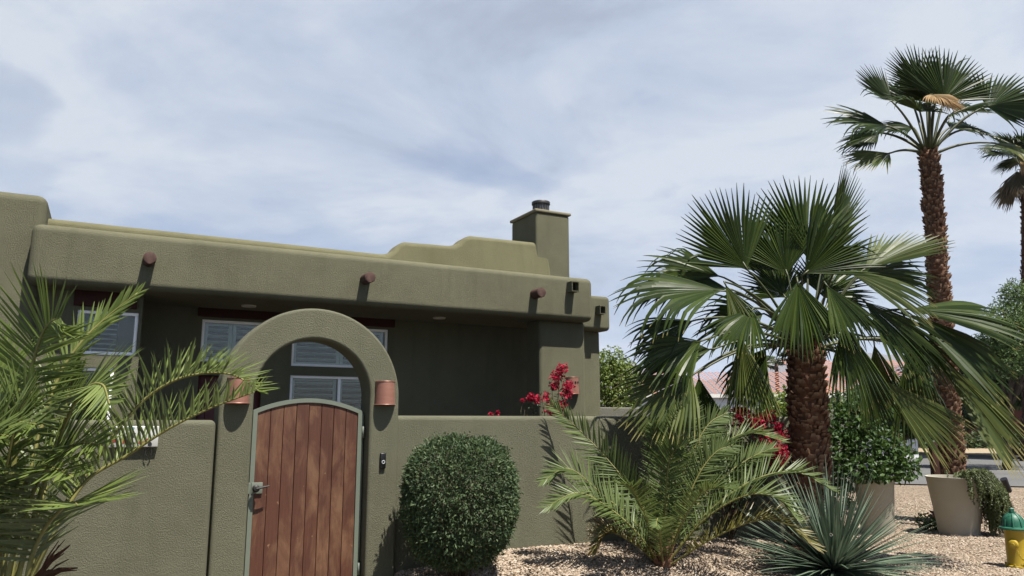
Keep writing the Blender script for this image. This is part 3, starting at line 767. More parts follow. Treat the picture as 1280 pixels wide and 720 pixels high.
def boots(mb, pts, rads, rows, per, ln_, out_, r, c_lo=.3, inv=1.0):
    """old leaf bases spiralling up a trunk"""
    k = len(pts)
    for i in range(rows):
        t = (i + .5) / rows * (k - 1); a = min(int(t), k - 2); f_ = t - a
        p = pts[a].lerp(pts[a + 1], f_); rd = rads[a] * (1 - f_) + rads[a + 1] * f_
        for j in range(per):
            th = 2 * math.pi * (j + .5 * (i % 2) + r.uniform(-.2, .2)) / per
            o_ = V((math.cos(th), math.sin(th), 0)); tn = V((-math.sin(th), math.cos(th), 0)); w_ = rd * math.pi / per * r.uniform(.75, 1.2)
            l_ = ln_ * r.uniform(.4, 1.7); q = out_ * r.uniform(.1, 1.7); g_ = r.random()
            base = p + o_ * rd * .97 + V((0, 0, r.uniform(-.8, .8) * ln_)); w_ *= r.choice((.6, .9, 1.1, 1.4))
            tip = base + o_ * q + V((0, 0, l_ * inv)); tw = tn * r.uniform(-.3, .3) * w_
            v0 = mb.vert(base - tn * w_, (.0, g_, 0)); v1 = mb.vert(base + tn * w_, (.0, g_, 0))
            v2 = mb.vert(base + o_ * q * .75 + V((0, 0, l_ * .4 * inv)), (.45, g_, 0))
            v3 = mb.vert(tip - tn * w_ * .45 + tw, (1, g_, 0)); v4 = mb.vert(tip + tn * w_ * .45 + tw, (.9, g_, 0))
            v5 = mb.vert(base + V((0, 0, l_ * .9 * inv)) - o_ * .01, (.2, g_, 0))
            mb.face((v0, v1, v2)); mb.face((v0, v2, v3)); mb.face((v1, v4, v2)); mb.face((v2, v4, v3)); mb.face((v3, v4, v5))
            mb.face((v0, v3, v5)); mb.face((v4, v1, v5))

def trunk(parent, p0, p1, r0, r1, mat, rows, per, ln_, out_, flare=None, seed=1, name='trunk', inv=1.0):
    r = random.Random(seed); m = MB(); k = 14
    pts = [p0.lerp(p1, i / (k - 1)) + V((r.uniform(-.01, .01), r.uniform(-.01, .01), 0)) for i in range(k)]
    rad = []
    for i in range(k):
        t = i / (k - 1); q = r0 + (r1 - r0) * t
        if flare: q += flare * max(0, 1 - t * 7) ** 1.5
        rad.append(q)
    m.tube(pts, [q * .95 for q in rad], 16, c=(.1, .4, 0))
    boots(m, pts, rad, rows, per, ln_, out_, r, inv=inv)
    return m.build(name, mat, parent)

def crown(parent, C, Y, leaves, mats, ptk, base_r=.08, sd=0):
    for i, lf in enumerate(leaves):
        px, py, dy, A, Nn, rp, sp, bend, droop, age, mk = lf
        hub = at(px, py, Y + dy)
        d = hub - C; hz = V((d.x, d.y, 0)); hz = hz.normalized() * base_r if hz.length > 1e-4 else V((0, 0, 0))
        m = MB()
        fan(m, C + hz + V((0, 0, -.05 if d.z < .1 else .02)), hub, A, Nn, rp * (Y + dy) / 974, max(16, int(9 + sp * .34)), sp, bend, droop, sd + i * 13 + 1, age, ptk)
        m.build('frond', [mats[mk], MT['petiole']], parent)

# --- the big fan palm
YB = 8.6
pb = at(1012, 660, YB); pb.z = hgt(pb.x, pb.y) - .03
bigp = wthing('fan_palm', 'large dark green fan palm with thick brown trunk in the gravel, right of centre', 'palm tree', pb)
ptop = at(1008, 436, YB)
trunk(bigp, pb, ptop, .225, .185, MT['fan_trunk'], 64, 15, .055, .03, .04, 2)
FN = V((0, -1, .1))
big = [
 (1010, 322, .35, (.0, .1, 1), (0, -.9, .3), 104, 56, .05, .0, 0, 0),
 (1036, 318, .55, (.36, .0, 1), (.7, -.6, .1), 108, 28, .05, .0, 0, 0),
 (935, 338, -.2, (-.52, -.1, .85), (.1, -.95, .3), 108, 56, .1, .03, 0, 0),
 (905, 347, .0, (-1, .1, .34), (0, -.6, .7), 100, 40, .5, .6, 0, 0),
 (908, 364, -.7, (-1, -.15, .04), (0, -.5, .85), 146, 44, .8, .45, .03, 0),
 (893, 436, -.4, (-.95, .1, -.1), (0, -.6, .8), 110, 46, .8, .3, .0, 0),
 (868, 467, -.92, (-.74, -.2, -.55), (-.4, -.7, .5), 108, 50, .5, .12, .08, 1),
 (873, 466, -.62, (.02, -.2, -1), (-.1, -.9, .3), 84, 26, .3, .1, .04, 0),
 (924, 411, -.8, (.08, -.1, -1), (-.2, -1, .1), 106, 20, .15, .05, .08, 1),
 (905, 352, -.8, (.28, -.3, -.9), (-.3, -.9, .3), 66, 20, .4, .2, .05, 1),
 (996, 347, -.85, (-.02, -.3, -.9), (0, -1, .3), 104, 38, .5, .04, .0, 0),
 (1002, 345, -.6, (.7, -.15, .58), (.1, -.95, .2), 96, 42, .15, .05, 0, 0),
 (1078, 338, .0, (.88, .1, .46), (-.15, -.4, .9), 106, 42, .2, .05, 0, 1),
 (1078, 341, .0, (.95, .1, .12), (.1, -.75, .5), 92, 34, .5, .2, .0, 0),
 (1128, 386, -.35, (.93, -.2, -.12), (.2, -.55, .8), 136, 36, .55, .05, .03, 0),
 (1128, 386, -.45, (.72, -.25, -.62), (.3, -.7, .6), 148, 30, .5, .05, .03, 0),
 (1126, 387, -.5, (.22, -.3, -.95), (.2, -.85, .4), 112, 28, .3, .05, .03, 0),
 (1165, 436, .0, (.52, -.15, -.85), (.5, -.75, .3), 158, 26, .25, .05, .10, 1),
 (1097, 470, -.65, (.62, -.3, -.7), (.1, -.85, .5), 122, 27, .35, .05, .13, 1),
 (1052, 396, -.8, (.06, -.2, -1), (.1, -1, .1), 112, 26, .2, .03, .05, 0),
 (1046, 333, -.5, (.8, -.25, -.42), (0, -.6, .8), 122, 28, .6, .05, .02, 1),
 (955, 392, -.1, (-.6, .1, -.1), (0, -.7, .6), 92, 60, .7, .3, .0, 0),
 (1064, 384, .7, (.5, .6, -.1), (0, -.7, .6), 96, 60, .7, .3, .0, 0),
 (1092, 425, .5, (.25, .4, -.95), (.2, -.9, .1), 98, 28, .3, .2, .10, 1),
 (1132, 436, .4, (.2, .2, -.98), (.2, -.95, .1), 116, 30, .3, .15, .08, 0),
 (975, 345, .6, (-.25, .45, .85), (0, -.85, .3), 92, 60, .1, .0, 0, 0),
 (1066, 338, .7, (.5, .6, .4), (0, -.8, .5), 80, 60, .3, .05, 0, 0),
 (942, 385, -.85, (-.5, -.5, -.5), (-.2, -.8, .5), 84, 36, .8, .2, .04, 0),
 (1190, 440, .3, (.6, .1, -.7), (.4, -.7, .4), 120, 28, .6, .1, .08, 1),
 (880, 425, -.85, (-.85, -.2, -.3), (-.1, -.7, .6), 98, 44, .9, .3, .03, 0),
 (870, 400, -.6, (-.9, -.1, -.25), (0, -.6, .8), 92, 40, .9, .5, .03, 0),
 (982, 372, .3, (-.2, .2, .5), (0, -.9, .4), 66, 70, .4, .1, 0, 0),
 (1030, 372, .3, (.3, .2, .4), (0, -.9, .4), 70, 70, .4, .1, 0, 0),
 (1010, 392, .5, (0, .4, -.4), (0, -.8, .6), 76, 80, .6, .2, 0, 0),
 (960, 432, -.3, (-.5, .1, -.7), (-.1, -.9, .4), 84, 36, .6, .2, .04, 0),
 (1075, 446, .2, (.3, .0, -.9), (.1, -.9, .4), 92, 30, .4, .2, .05, 0),
 (915, 362, -.2, (-.95, .1, .22), (0, -.55, .8), 118, 42, .7, .5, .03, 0),
 (1030, 352, -.8, (.35, -.4, -.85), (.2, -.9, .3), 96, 32, .6, .1, .03, 0),
 (1075, 372, -.55, (.6, -.3, -.7), (.2, -.85, .4), 118, 34, .5, .1, .05, 0),
 (950, 440, -.2, (-.3, .1, -.95), (-.1, -.9, .3), 80, 34, .4, .2, .06, 0),
 (1025, 345, .2, (.25, .1, .8), (.1, -.9, .3), 78, 50, .2, .05, 0, 0),
 (985, 345, .2, (-.2, .1, .8), (-.1, -.9, .3), 78, 50, .2, .05, 0, 0),
]
big = [l[:6] + (min(88, l[6] * 1.06),) + l[7:] for l in big]
crown(bigp, ptop + V((0, 0, .05)), YB, big, {0: MT['fan_leaf'], 1: MT['fan_leaf_old']}, .013, .12, 100)

# --- tall palm behind the pot
YT = 12.6
tb = at(1191, 606, YT); tb.z = hgt(tb.x, tb.y) - .03
tallp = wthing('fan_palm', 'tall slim fan palm with shaggy red brown trunk rising behind the beige round pot', 'palm tree', tb)
tt = at(1161, 190, YT)
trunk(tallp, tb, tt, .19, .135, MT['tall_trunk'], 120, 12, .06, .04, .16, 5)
tall = [
 (1180, 127, .1, (.3, .1, 1), (0, -.9, .3), 76, 78, .08, .02, 0, 0),
 (1158, 114, .3, (-.4, .1, 1), (0, -.9, .3), 66, 72, .08, .02, 0, 0),
 (1118, 130, -.1, (-.7, 0, .8), (.3, -.8, .3), 62, 44, .12, .05, 0, 0),
 (1111, 158, .0, (-1, -.1, .18), (0, -.65, .75), 82, 60, .5, .25, 0, 0),
 (1100, 166, .4, (-.8, .3, -.2), (0, -.65, .75), 55, 70, .5, .3, 0, 0),
 (1114, 191, -.2, (-.95, -.1, -.25), (-.2, -.6, .8), 62, 55, .45, .2, .15, 1),
 (1233, 133, -.1, (.95, -.1, .22), (-.2, -.8, .5), 78, 84, .3, .1, 0, 0),
 (1212, 162, .5, (.8, .4, .05), (0, -.7, .7), 55, 70, .35, .1, 0, 0),
 (1243, 179, -.2, (.8, -.2, -.4), (.3, -.6, .7), 64, 60, .6, .3, .2, 1),
 (1140, 128, .5, (-.2, .5, .7), (0, -.8, .5), 58, 75, .15, .05, 0, 0),
 (1196, 138, .6, (.3, .6, .5), (0, -.8, .5), 60, 80, .2, .1, 0, 0),
 (1150, 140, -.3, (-.35, -.4, .1), (0, -.6, .8), 56, 70, .6, .3, 0, 0),
 (1185, 145, -.4, (.35, -.5, .05), (0, -.6, .8), 54, 70, .6, .3, 0, 0),
 (1168, 130, .4, (0, .3, 1), (0, -.9, .3), 70, 80, .1, .05, 0, 0),
 (1143, 160, .15, (-.7, .1, .1), (0, -.6, .8), 50, 62, .6, .3, 0, 0),
 (1186, 160, .2, (.7, .1, .1), (0, -.6, .8), 50, 62, .6, .3, 0, 0),
 (1163, 118, -.5, (.1, -.5, -.3), (0, -.7, .7), 42, 60, 1.0, .5, .4, 2),
 (1170, 121, -.45, (.4, -.3, -.35), (0, -.7, .7), 40, 50, 1.0, .5, .4, 2),
]
crown(tallp, tt, YT, tall, {0: MT['tall_leaf'], 1: MT['fan_leaf_old'], 2: MT['dead_leaf']}, .02, .08, 300)

# --- the palm at the right edge, further away, with a skirt of old leaves
YR = 31.0
rb = at(1283, 560, YR); rb.z = 0
rp_ = wthing('fan_palm', 'distant tall fan palm with a hanging skirt of old leaves at the right edge', 'palm tree', rb)
rt = at(1281, 214, YR)
trunk(rp_, rb, rt, .2, .15, MT['far_trunk'], 50, 8, .1, .03, .1, 6)
farl = []
fr_ = random.Random(21)
for k in range(13):
    a = -2.6 + k * .43; up = .15 + .7 * fr_.random()
    farl.append((1281 + 22 * math.cos(a), 199 - 20 * up, .6 * math.sin(a), (math.cos(a), .6 * math.sin(a), up - .25), (0, -.5, .85), 38, 75, .5, .3, .05, 0))
for k in range(14):
    a = k * .45
    farl.append((1281 + 16 * math.cos(a), 212 + fr_.uniform(0, 14), .5 * math.sin(a), (math.cos(a) * .5, .4 * math.sin(a), -.9), (math.cos(a), math.sin(a), .3), 40, 45, .4, .3, .2, 2))
farl.append((1274, 200, -.4, (.2, -.3, -.6), (0, -.7, .5), 30, 40, .7, .3, .4, 1))
crown(rp_, rt, YR, farl, {0: MT['tall_leaf'], 1: MT['dead_leaf'], 2: MT['skirt_leaf']}, .02, .08, 500)

def catmull(pts, n):
    P = [pts[0] * 2 - pts[1]] + pts + [pts[-1] * 2 - pts[-2]]; out_ = []
    m = len(pts) - 1
    for i in range(n + 1):
        t = i / n * m; k = min(int(t), m - 1); f_ = t - k
        a, b_, c_, d_ = P[k], P[k + 1], P[k + 2], P[k + 3]
        out_.append(.5 * ((2 * b_) + (c_ - a) * f_ + (2 * a - 5 * b_ + 4 * c_ - d_) * f_ ** 2 + (-a + 3 * b_ - 3 * c_ + d_) * f_ ** 3))
    return out_

def pinnate(mb, pts, up, llen, nl=44, wid=.012, r0=.013, seed=0, vee=.45, age=0.0, start=.16, grav=.12, a0=68, a1=28, mi=0, rmi=1):
    r = random.Random(seed); up = V(up).normalized()
    n = 48; path = catmull([V(p) for p in pts], n)
    mb.tube(path, [r0 * (1.25 - 1.05 * i / n) + .001 for i in range(n + 1)], 7, rmi, cfun=lambda t: (t * .9, .5, 0))
    for i in range(nl):
        u_ = start + (1 - start) * (i + .5) / nl
        for sg in (-1, 1):
            q = min(.999, max(0, u_ + r.uniform(-.008, .008))) * n; k = int(q); f_ = q - k
            p = path[k].lerp(path[k + 1], f_); T = (path[min(k + 2, n)] - path[max(k - 1, 0)]).normalized()
            S = T.cross(up)
            if S.length < .15: S = T.cross(V((1, 0, .2)))
            S.normalize(); W = S.cross(T)
            v_ = (u_ - start) / (1 - start)
            al = R(a0 + (a1 - a0) * v_ ** 1.1 + r.uniform(-6, 6)); be = vee + r.uniform(-.18, .18)
            d = (T * math.cos(al) + (S * sg * math.cos(be) + W * math.sin(be)) * math.sin(al)).normalized()
            Ls = llen * max(.12, (.42 + .58 * math.sin(math.pi * min(1, .08 + v_ * .88)) ** .8)) * r.uniform(.88, 1.08) * (1 - .35 * v_ ** 3)
            nn = (W - d * W.dot(d)).normalized(); g_ = r.random(); ag = age * r.uniform(.4, 1.4) + (.12 if r.random() < .06 else 0)
            ctr, sd, nr, wd, cl = [], [], [], [], []
            twist = r.uniform(-.5, .5)
            for t, ww in ((0, .55), (.3, 1), (.65, .78), (1, .06)):
                ctr.append(p.copy()); s_ = d.cross(nn)
                s2 = (s_ * math.cos(twist) + nn * math.sin(twist)); n2 = (nn * math.cos(twist) - s_ * math.sin(twist))
                sd.append(s2); nr.append(n2); wd.append(wid * ww * r.uniform(.9, 1.1)); cl.append((t * .92 + .1 * v_, g_, ag))
                d = (d + V((0, 0, -1)) * grav * r.uniform(.5, 1.5) * .5).normalized(); nn = (nn - d * nn.dot(d)).normalized()
                p = p + d * Ls * (.3 if t == 0 else .35)
            mb.strip(ctr, sd, nr, wd, .5, cl, mi)

# --- near date palm at the left edge
nb = V((-2.75, 4.35, 0))
nearp = wthing('date_palm', 'bright green feathery date palm close by at the left edge of the view', 'palm tree', nb)
YN = 4.35
def P(l, Y): return [at(x, y, Y + dy) for x, y, dy in l]
nearf = [
 # pts (px,py,depth offset), up vector, leaflet length, age, vee, (angle at base, at tip)
 ([(20, 770, 0), (60, 680, .05), (105, 604, .15), (158, 570, .2), (211, 536, .2), (264, 510, .15), (318, 490, .05)], (-.5, -.15, 1), .34, .0, .85, (80, 42, 58, .0085)),
 ([(15, 770, .1), (70, 650, .2), (135, 555, .35), (174, 506, .4), (213, 478, .4), (253, 467, .4), (292, 469, .35), (326, 490, .3)], (-.1, -.1, 1), .33, .0, .8, (76, 38, 58, .0085)),
 ([(5, 770, 0), (35, 600, .1), (69, 482, .2), (100, 430, .25), (132, 398, .3), (172, 366, .3)], (-.2, -1, .2), .26, 0, .35, (42, 20)),
 ([(0, 770, 0), (15, 600, 0), (30, 500, -.05), (40, 458, -.1), (52, 420, -.15), (63, 403, -.2), (74, 397, -.25)], (.2, -1, .3), .46, 0, .3, (70, 30, 46, .0095)),
 ([(10, 770, -.1), (50, 620, -.15), (85, 520, -.3), (108, 486, -.42), (128, 481, -.55), (137, 505, -.7)], (-.6, -.3, .7), .34, 0, .2, (66, 35)),
 ([(28, 760, -.1), (40, 695, -.15), (56, 660, -.2), (76, 637, -.3), (90, 628, -.45), (97, 631, -.8)], (0, -.15, 1), .44, .03, .15, (72, 55)),
 ([(-10, 770, 0), (-12, 620, 0), (-8, 520, .05), (0, 470, .1), (-15, 430, .15)], (.3, -1, .3), .38, 0, .3, (62, 35)),
 ([(-10, 770, -.1), (0, 650, -.2), (14, 560, -.3), (26, 515, -.35), (40, 490, -.4)], (-.3, -1, .5), .36, 0, .3, (62, 32)),
 ([(0, 770, -.1), (25, 660, -.2), (55, 590, -.35), (92, 556, -.5), (128, 556, -.65)], (-.4, -.6, .8), .36, .0, .35, (62, 32)),
 ([(-20, 770, -.1), (-25, 650, -.2), (-15, 570, -.35), (10, 530, -.5), (45, 530, -.7)], (-.3, -.8, .7), .38, .0, .3, (64, 34)),
 ([(-20, 770, -.1), (-40, 660, -.2), (-45, 590, -.3), (-25, 545, -.5), (10, 545, -.75)], (0, -.6, .9), .40, .0, .3, (64, 34)),
 ([(-20, 770, 0), (-40, 660, .1), (-60, 560, .2), (-90, 480, .3), (-120, 440, .3)], (.3, -.4, 1), .34, .0, .4, (62, 32)),
 ([(-20, 775, 0), (-60, 710, 0), (-130, 660, .0), (-200, 640, -.1)], (.2, -.3, 1), .34, .02, .4, (62, 32)),
 ([(0, 770, 0), (45, 650, .1), (70, 560, .2), (84, 500, .25), (92, 462, .25)], (-.2, -1, .3), .30, 0, .3, (48, 24)),
 ([(-10, 770, -.05), (5, 660, -.15), (30, 605, -.3), (60, 585, -.5), (92, 596, -.7)], (-.2, -.4, .9), .36, .0, .35, (64, 34)),
]
for i, (pts, up, ll, age, vee, an) in enumerate(nearf):
    m = MB(); pinnate(m, P(pts, YN), up, ll, an[2] if len(an) > 2 else 42, an[3] if len(an) > 3 else .0108, .012, 700 + i, vee, age, .17, .03, an[0], an[1])
    m.build('frond', [MT['date_leaf'], MT['rachis']], nearp)
# short stem of old sheaths
r = random.Random(4); m = MB()
m.tube([nb + V((0, 0, -.05)), nb + V((0, 0, .25)), at(5, 745, YN)], [.16, .17, .10], 14, c=(.1, .4, 0))
boots(m, [nb + V((0, 0, .0)), nb + V((0, 0, .55))], [.16, .13], 7, 8, .16, .06, r)
m.build('trunk', MT['fan_trunk'], nearp)
m = MB()
for k in range(9):
    a = at(48 + r.uniform(-6, 10), 725, YN - .1); t_ = at(64 + r.uniform(0, 34), 690 + r.uniform(-18, 26), YN - .15 - r.uniform(0, .15)); n_ = V((.3, -1, .3)).normalized(); d = (t_ - a).normalized(); s_ = d.cross(n_).normalized()
    m.strip([a, a.lerp(t_, .5) + V((0, 0, .02)), t_], [s_] * 3, [n_] * 3, [.016, .013, .003] if k < 3 else [.006, .005, .002], .5, [(0, r.random(), 0), (.5, .5, 0), (1, .3, 0)])
m.build('dry_sheath', MT['sheath'], nearp)

# --- young date palm in the middle bed
YM = 7.35
mbp = at(828, 712, YM); mbp.z = hgt(mbp.x, mbp.y)
midp = wthing('date_palm', 'young stemless date palm with arching grey green fronds in the gravel bed before the wall', 'palm tree', mbp)
B0 = (829, 712, 0)
midf = [
 ([B0, (812, 650, .05), (778, 597, .15), (735, 548, .25), (690, 507, .28)], (-.5, -.6, .6), .30, 0, .5, 0),
 ([B0, (795, 655, -.1), (755, 620, -.15), (712, 586, -.2), (680, 600, -.25)], (0, -.6, .8), .28, .14, .3, 0),
 ([B0, (798, 668, -.2), (760, 634, -.25), (722, 616, -.35), (682, 634, -.42)], (0, -.6, .8), .28, .0, .3, 0),
 ([B0, (832, 640, .02), (844, 575, .05), (853, 530, .08), (862, 503, .1)], (.2, -1, .2), .30, 0, .2, 0),
 ([B0, (826, 640, .05), (826, 585, .1), (822, 552, .1), (816, 532, .05)], (-.3, -1, .3), .24, 0, .35, 0),
 ([B0, (831, 640, -.1), (836, 580, -.2), (846, 562, -.3), (858, 556, -.45)], (0, -.8, .5), .24, 0, .35, 0),
 ([B0, (855, 625, .1), (890, 568, .15), (932, 541, .15), (976, 550, .1)], (.2, -.35, 1), .30, 0, .45, 0),
 ([B0, (862, 645, .2), (900, 600, .3), (935, 574, .35), (965, 560, .35)], (.2, -.6, .8), .28, 0, .35, 0),
 ([B0, (880, 645, -.05), (940, 601, -.1), (994, 590, -.15), (1040, 612, -.2)], (.1, -.35, 1), .28, .08, .5, 0),
 ([B0, (878, 652, -.2), (930, 620, -.4), (970, 622, -.55), (995, 645, -.65)], (.1, -.3, 1), .28, .02, .5, 0),
 ([B0, (885, 676, -.25), (940, 652, -.45), (980, 654, -.6), (1020, 684, -.7)], (.1, -.25, 1), .27, .1, .5, 1),
 ([B0, (826, 680, -.3), (824, 655, -.6), (822, 648, -.85), (820, 658, -1.0)], (0, -.3, 1), .17, .03, .3, 0),
 ([B0, (850, 650, .0), (872, 596, .0), (894, 566, .0), (916, 556, .0)], (.2, -.8, .5), .26, 0, .3, 0),
 ([B0, (805, 660, .2), (790, 620, .4), (770, 590, .55), (755, 575, .6)], (-.2, -.8, .5), .26, 0, .35, 0),
 ([B0, (800, 685, -.1), (772, 668, -.15), (755, 668, -.2), (742, 690, -.25)], (-.1, -.3, 1), .22, .35, .5, 1),
 ([B0, (850, 660, -.3), (870, 625, -.5), (890, 610, -.65), (915, 612, -.8)], (.1, -.4, .9), .25, 0, .45, 0),
 ([B0, (815, 665, -.25), (800, 630, -.45), (790, 610, -.6), (775, 605, -.75)], (-.1, -.4, .9), .24, 0, .45, 0),
 ([B0, (840, 650, .1), (858, 600, .2), (880, 570, .3), (900, 575, .35)], (.1, -.7, .7), .26, 0, .4, 0),
 ([B0, (840, 635, .05), (866, 565, .1), (886, 530, .15), (908, 516, .2)], (.2, -1, .3), .26, 0, .3, 0),
]
for i, (pts, up, ll, age, vee, mk) in enumerate(midf):
    m = MB(); pinnate(m, P(pts, YM), up, ll * 1.05, 52, .0095, .0075, 900 + i, vee, age, .13, .05)
    m.build('frond', [MT['date_leaf_yel' if mk else 'date_leaf_mid'], MT['rachis']], midp)
m = MB(); r = random.Random(8)
m.tube([mbp + V((0, 0, -.08)), mbp + V((0, 0, .06)), mbp + V((0, 0, .16))], [.09, .085, .04], 12, c=(.1, .4, 0))
boots(m, [mbp, mbp + V((0, 0, .12))], [.085, .06], 4, 9, .1, .05, r); m.build('stem', MT['fan_trunk'], midp)

# --- yucca / blue rosette
yb = at(1042, 716, 7.55); yb.z = hgt(yb.x, yb.y) - .01
yuc = wthing('yucca', 'spiky blue green yucca rosette in the gravel, lower right of centre', 'plant', yb)
m = MB(); r = random.Random(31)
for k in range(520):
    a = r.uniform(0, 2 * math.pi); e = math.asin(min(1, r.uniform(0, 1) ** 1.3 * .985 + .01)); ln_ = r.uniform(.66, 1.06)
    d = V((math.cos(a) * math.cos(e), math.sin(a) * math.cos(e), math.sin(e))); p = yb + V((d.x * .05, d.y * .05, .10 + .05 * d.z))
    up = V((0, 0, 1)) if e < 1.3 else V((math.cos(a), math.sin(a), 0)) * -1
    n_ = (up - d * up.dot(d)).normalized(); g_ = r.random(); dr = .02 + .34 * (1 - math.sin(e)) * r.uniform(.5, 1.5)
    ctr, sd, nr, wd, cl = [], [], [], [], []
    for t, ww in ((0, 1.1), (.25, 1), (.5, .85), (.75, .6), (1, .05)):
        ctr.append(p.copy()); s_ = d.cross(n_).normalized(); sd.append(s_); nr.append(n_); wd.append(.0132 * ww); cl.append((t, g_, .03 if r.random() < .9 else .3))
        d = (d + V((0, 0, -1)) * dr * .25).normalized(); n_ = (n_ - d * n_.dot(d)).normalized(); p = p + d * ln_ * .25
    m.strip(ctr, sd, nr, wd, .4, cl)
for k in range(16):                                     # curled dry threads at the leaf edges
    a = r.uniform(0, 6.28); p = yb + V((math.cos(a) * r.uniform(.1, .35), math.sin(a) * r.uniform(.1, .3) - .1, r.uniform(.35, .62)))
    m.tube([p + V((.018 * math.cos(q) * (1 - q / 9), .01 * math.sin(q * .7), .022 * math.sin(q) + .006 * q)) for q in [x * .7 for x in range(9)]], .0022, 5, 1)
m.build('leaf_rosette', [MT['yucca'], simple('dry_fibre', (.45, .42, .36), .8, .2)], yuc)
m = MB(); m.tube([yb + V((0, 0, -.08)), yb + V((0, 0, .08)), yb + V((0, 0, .15))], [.07, .075, .03], 12); m.build('stem', MT['stem'], yuc)

# ------------------------------------------------------------------ leafy plants
def leaf(mb, p, d, n_, ln_, w_, g_, mi=0, curl=.15):
    s_ = d.cross(n_)
    if s_.length < 1e-4: return
    s_.normalize(); n_ = s_.cross(d)
    c = (.4, g_, 0)
    a = mb.vert(p, c); b_ = mb.vert(p + d * ln_ * .5 - s_ * w_ + n_ * ln_ * .06, c); m_ = mb.vert(p + d * ln_ * .5 - n_ * ln_ * .03, c); c_ = mb.vert(p + d * ln_ * .5 + s_ * w_ + n_ * ln_ * .06, c); e = mb.vert(p + d * ln_ - n_ * ln_ * curl, c)
    mb.face((a, m_, b_), mi); mb.face((a, c_, m_), mi); mb.face((b_, m_, e), mi); mb.face((m_, c_, e), mi)

def rdir(r):
    z = r.uniform(-1, 1); a = r.uniform(0, 6.283); q = math.sqrt(1 - z * z); return V((q * math.cos(a), q * math.sin(a), z))

def cloud(mb, r, blobs, n, ln_, asp=.32, mi=0, shell=.55, updir=.35):
    """leaves spread through several ellipsoid clumps, thicker towards the outside"""
    tot = sum((b_[1][0] * b_[1][1] * b_[1][2]) ** .667 for b_ in blobs)
    for c, rad in blobs:
        k = int(n * (rad[0] * rad[1] * rad[2]) ** .667 / tot)
        for _ in range(k):
            u_ = rdir(r); q = (shell + (1 - shell) * r.random()) if r.random() < .8 else r.random()
            p = V(c) + V((u_.x * rad[0], u_.y * rad[1], u_.z * rad[2])) * q
            d = (u_ * .7 + rdir(r) * .8 + V((0, 0, -.1))).normalized(); n_ = (u_ * .5 + V((0, 0, updir)) + rdir(r) * .7).normalized()
            leaf(mb, p, d, n_, ln_ * r.uniform(.6, 1.25), ln_ * asp * r.uniform(.7, 1.2), r.random(), mi)

# clipped bush before the wall
bc = at(575, 626, 6.62); 
bb0 = V((bc.x, bc.y, hgt(bc.x, bc.y)))
bush = wthing('clipped_bush', 'rounded clipped dark green bush standing before the garden wall beside the arch', 'bush', bb0)
m = MB(); r = random.Random(17)
def sup(u_, e=3.2):
    q = (abs(u_.x) ** e + abs(u_.y) ** e + abs(u_.z) ** e) ** (-1 / e); return u_ * q
BRX, BRY, BRZ = .46, .44, .505
from mathutils import noise as mnoise
for k in range(26000):
    u_ = rdir(r); q = r.uniform(.93, 1.0) if r.random() < .68 else r.uniform(1.0, 1.07) if r.random() < .12 else r.uniform(.55, .95)
    lump = 1 + .05 * mnoise.noise(u_ * 2.2) + .055 * mnoise.noise(u_ * 6) + r.uniform(-.03, .035)
    sv = sup(u_, 2.9); fz = 1 - .10 * max(0, -sv.z)
    p = bc + V((sv.x * BRX * fz, sv.y * BRY * fz, sv.z * BRZ)) * q * lump
    d = (u_ * .8 + rdir(r) * .75 + V((0, 0, .1))).normalized()
    leaf(m, p, d, (u_ * .6 + V((0, 0, .5)) + rdir(r) * .6).normalized(), r.uniform(.026, .050), r.uniform(.0055, .0092), r.random() ** 1.5)
m.build('foliage', MT['bush'], bush)
m = MB(); r = random.Random(18)
for k in range(26):
    u_ = rdir(r); u_.z = abs(u_.z) - .25; sv = sup(u_.normalized(), 2.9); e = bc + V((sv.x * BRX, sv.y * BRY, sv.z * BRZ)) * .55
    s0 = bb0 + V((r.uniform(-.06, .06), r.uniform(-.06, .06), -.03)); md = s0.lerp(e, .45) + V((0, 0, .12)) + rdir(r) * .06
    m.tube([s0, s0.lerp(md, .5) + rdir(r) * .02, md, md.lerp(e, .6) + rdir(r) * .04, e], [.014, .011, .008, .005, .002], 6)
m.build('branches', MT['stem'], bush)

def boug(name, label, base, stems, spread, n_leaf, clusters, seed, leafl=.04):
    o = wthing(name, label, 'flowering shrub', base)
    r = random.Random(seed); st_ = MB(); lf = MB()
    for e in stems:
        e = V(e); md = V(base).lerp(e, .55) + V((r.uniform(-.08, .08), r.uniform(-.08, .08), .1))
        path = catmull([V(base), md, e], 8); st_.tube(path, [.012 * (1 - .8 * i / 8) for i in range(9)], 6)
        for _ in range(n_leaf):
            q = r.uniform(.25, 1) * 8; k = min(int(q), 7); p = path[k].lerp(path[k + 1], q - k) + rdir(r) * spread * r.random()
            leaf(lf, p, rdir(r), (V((0, 0, 1)) + rdir(r)).normalized(), leafl * r.uniform(.6, 1.2), leafl * .3, r.random())
    for c, rad, k in clusters:
        fl_ = MB()
        for _ in range(int(k * 1.8)):
            p = V(c) + rdir(r) * (rad * 1.1 if rad > .03 else rad * .5) * r.random() ** .5
            for j in range(3):
                a = j * 2.09 + r.random(); ax = rdir(r); d = (rdir(r) + V((0, -.2, .3))).normalized()
                leaf(fl_, p, d, rdir(r), r.uniform(.026, .04), .012, r.random(), 0, -.1)
        fl_.build('flower_cluster', MT['bract'], o)
    st_.build('stems', MT['stem'], o); lf.build('leaves', MT['boug'], o)
    return o
YC = 8.9
def cc(px, py, dy=0): return at(px, py, YC + dy)
bs = cc(690, 600); bs.z = 0
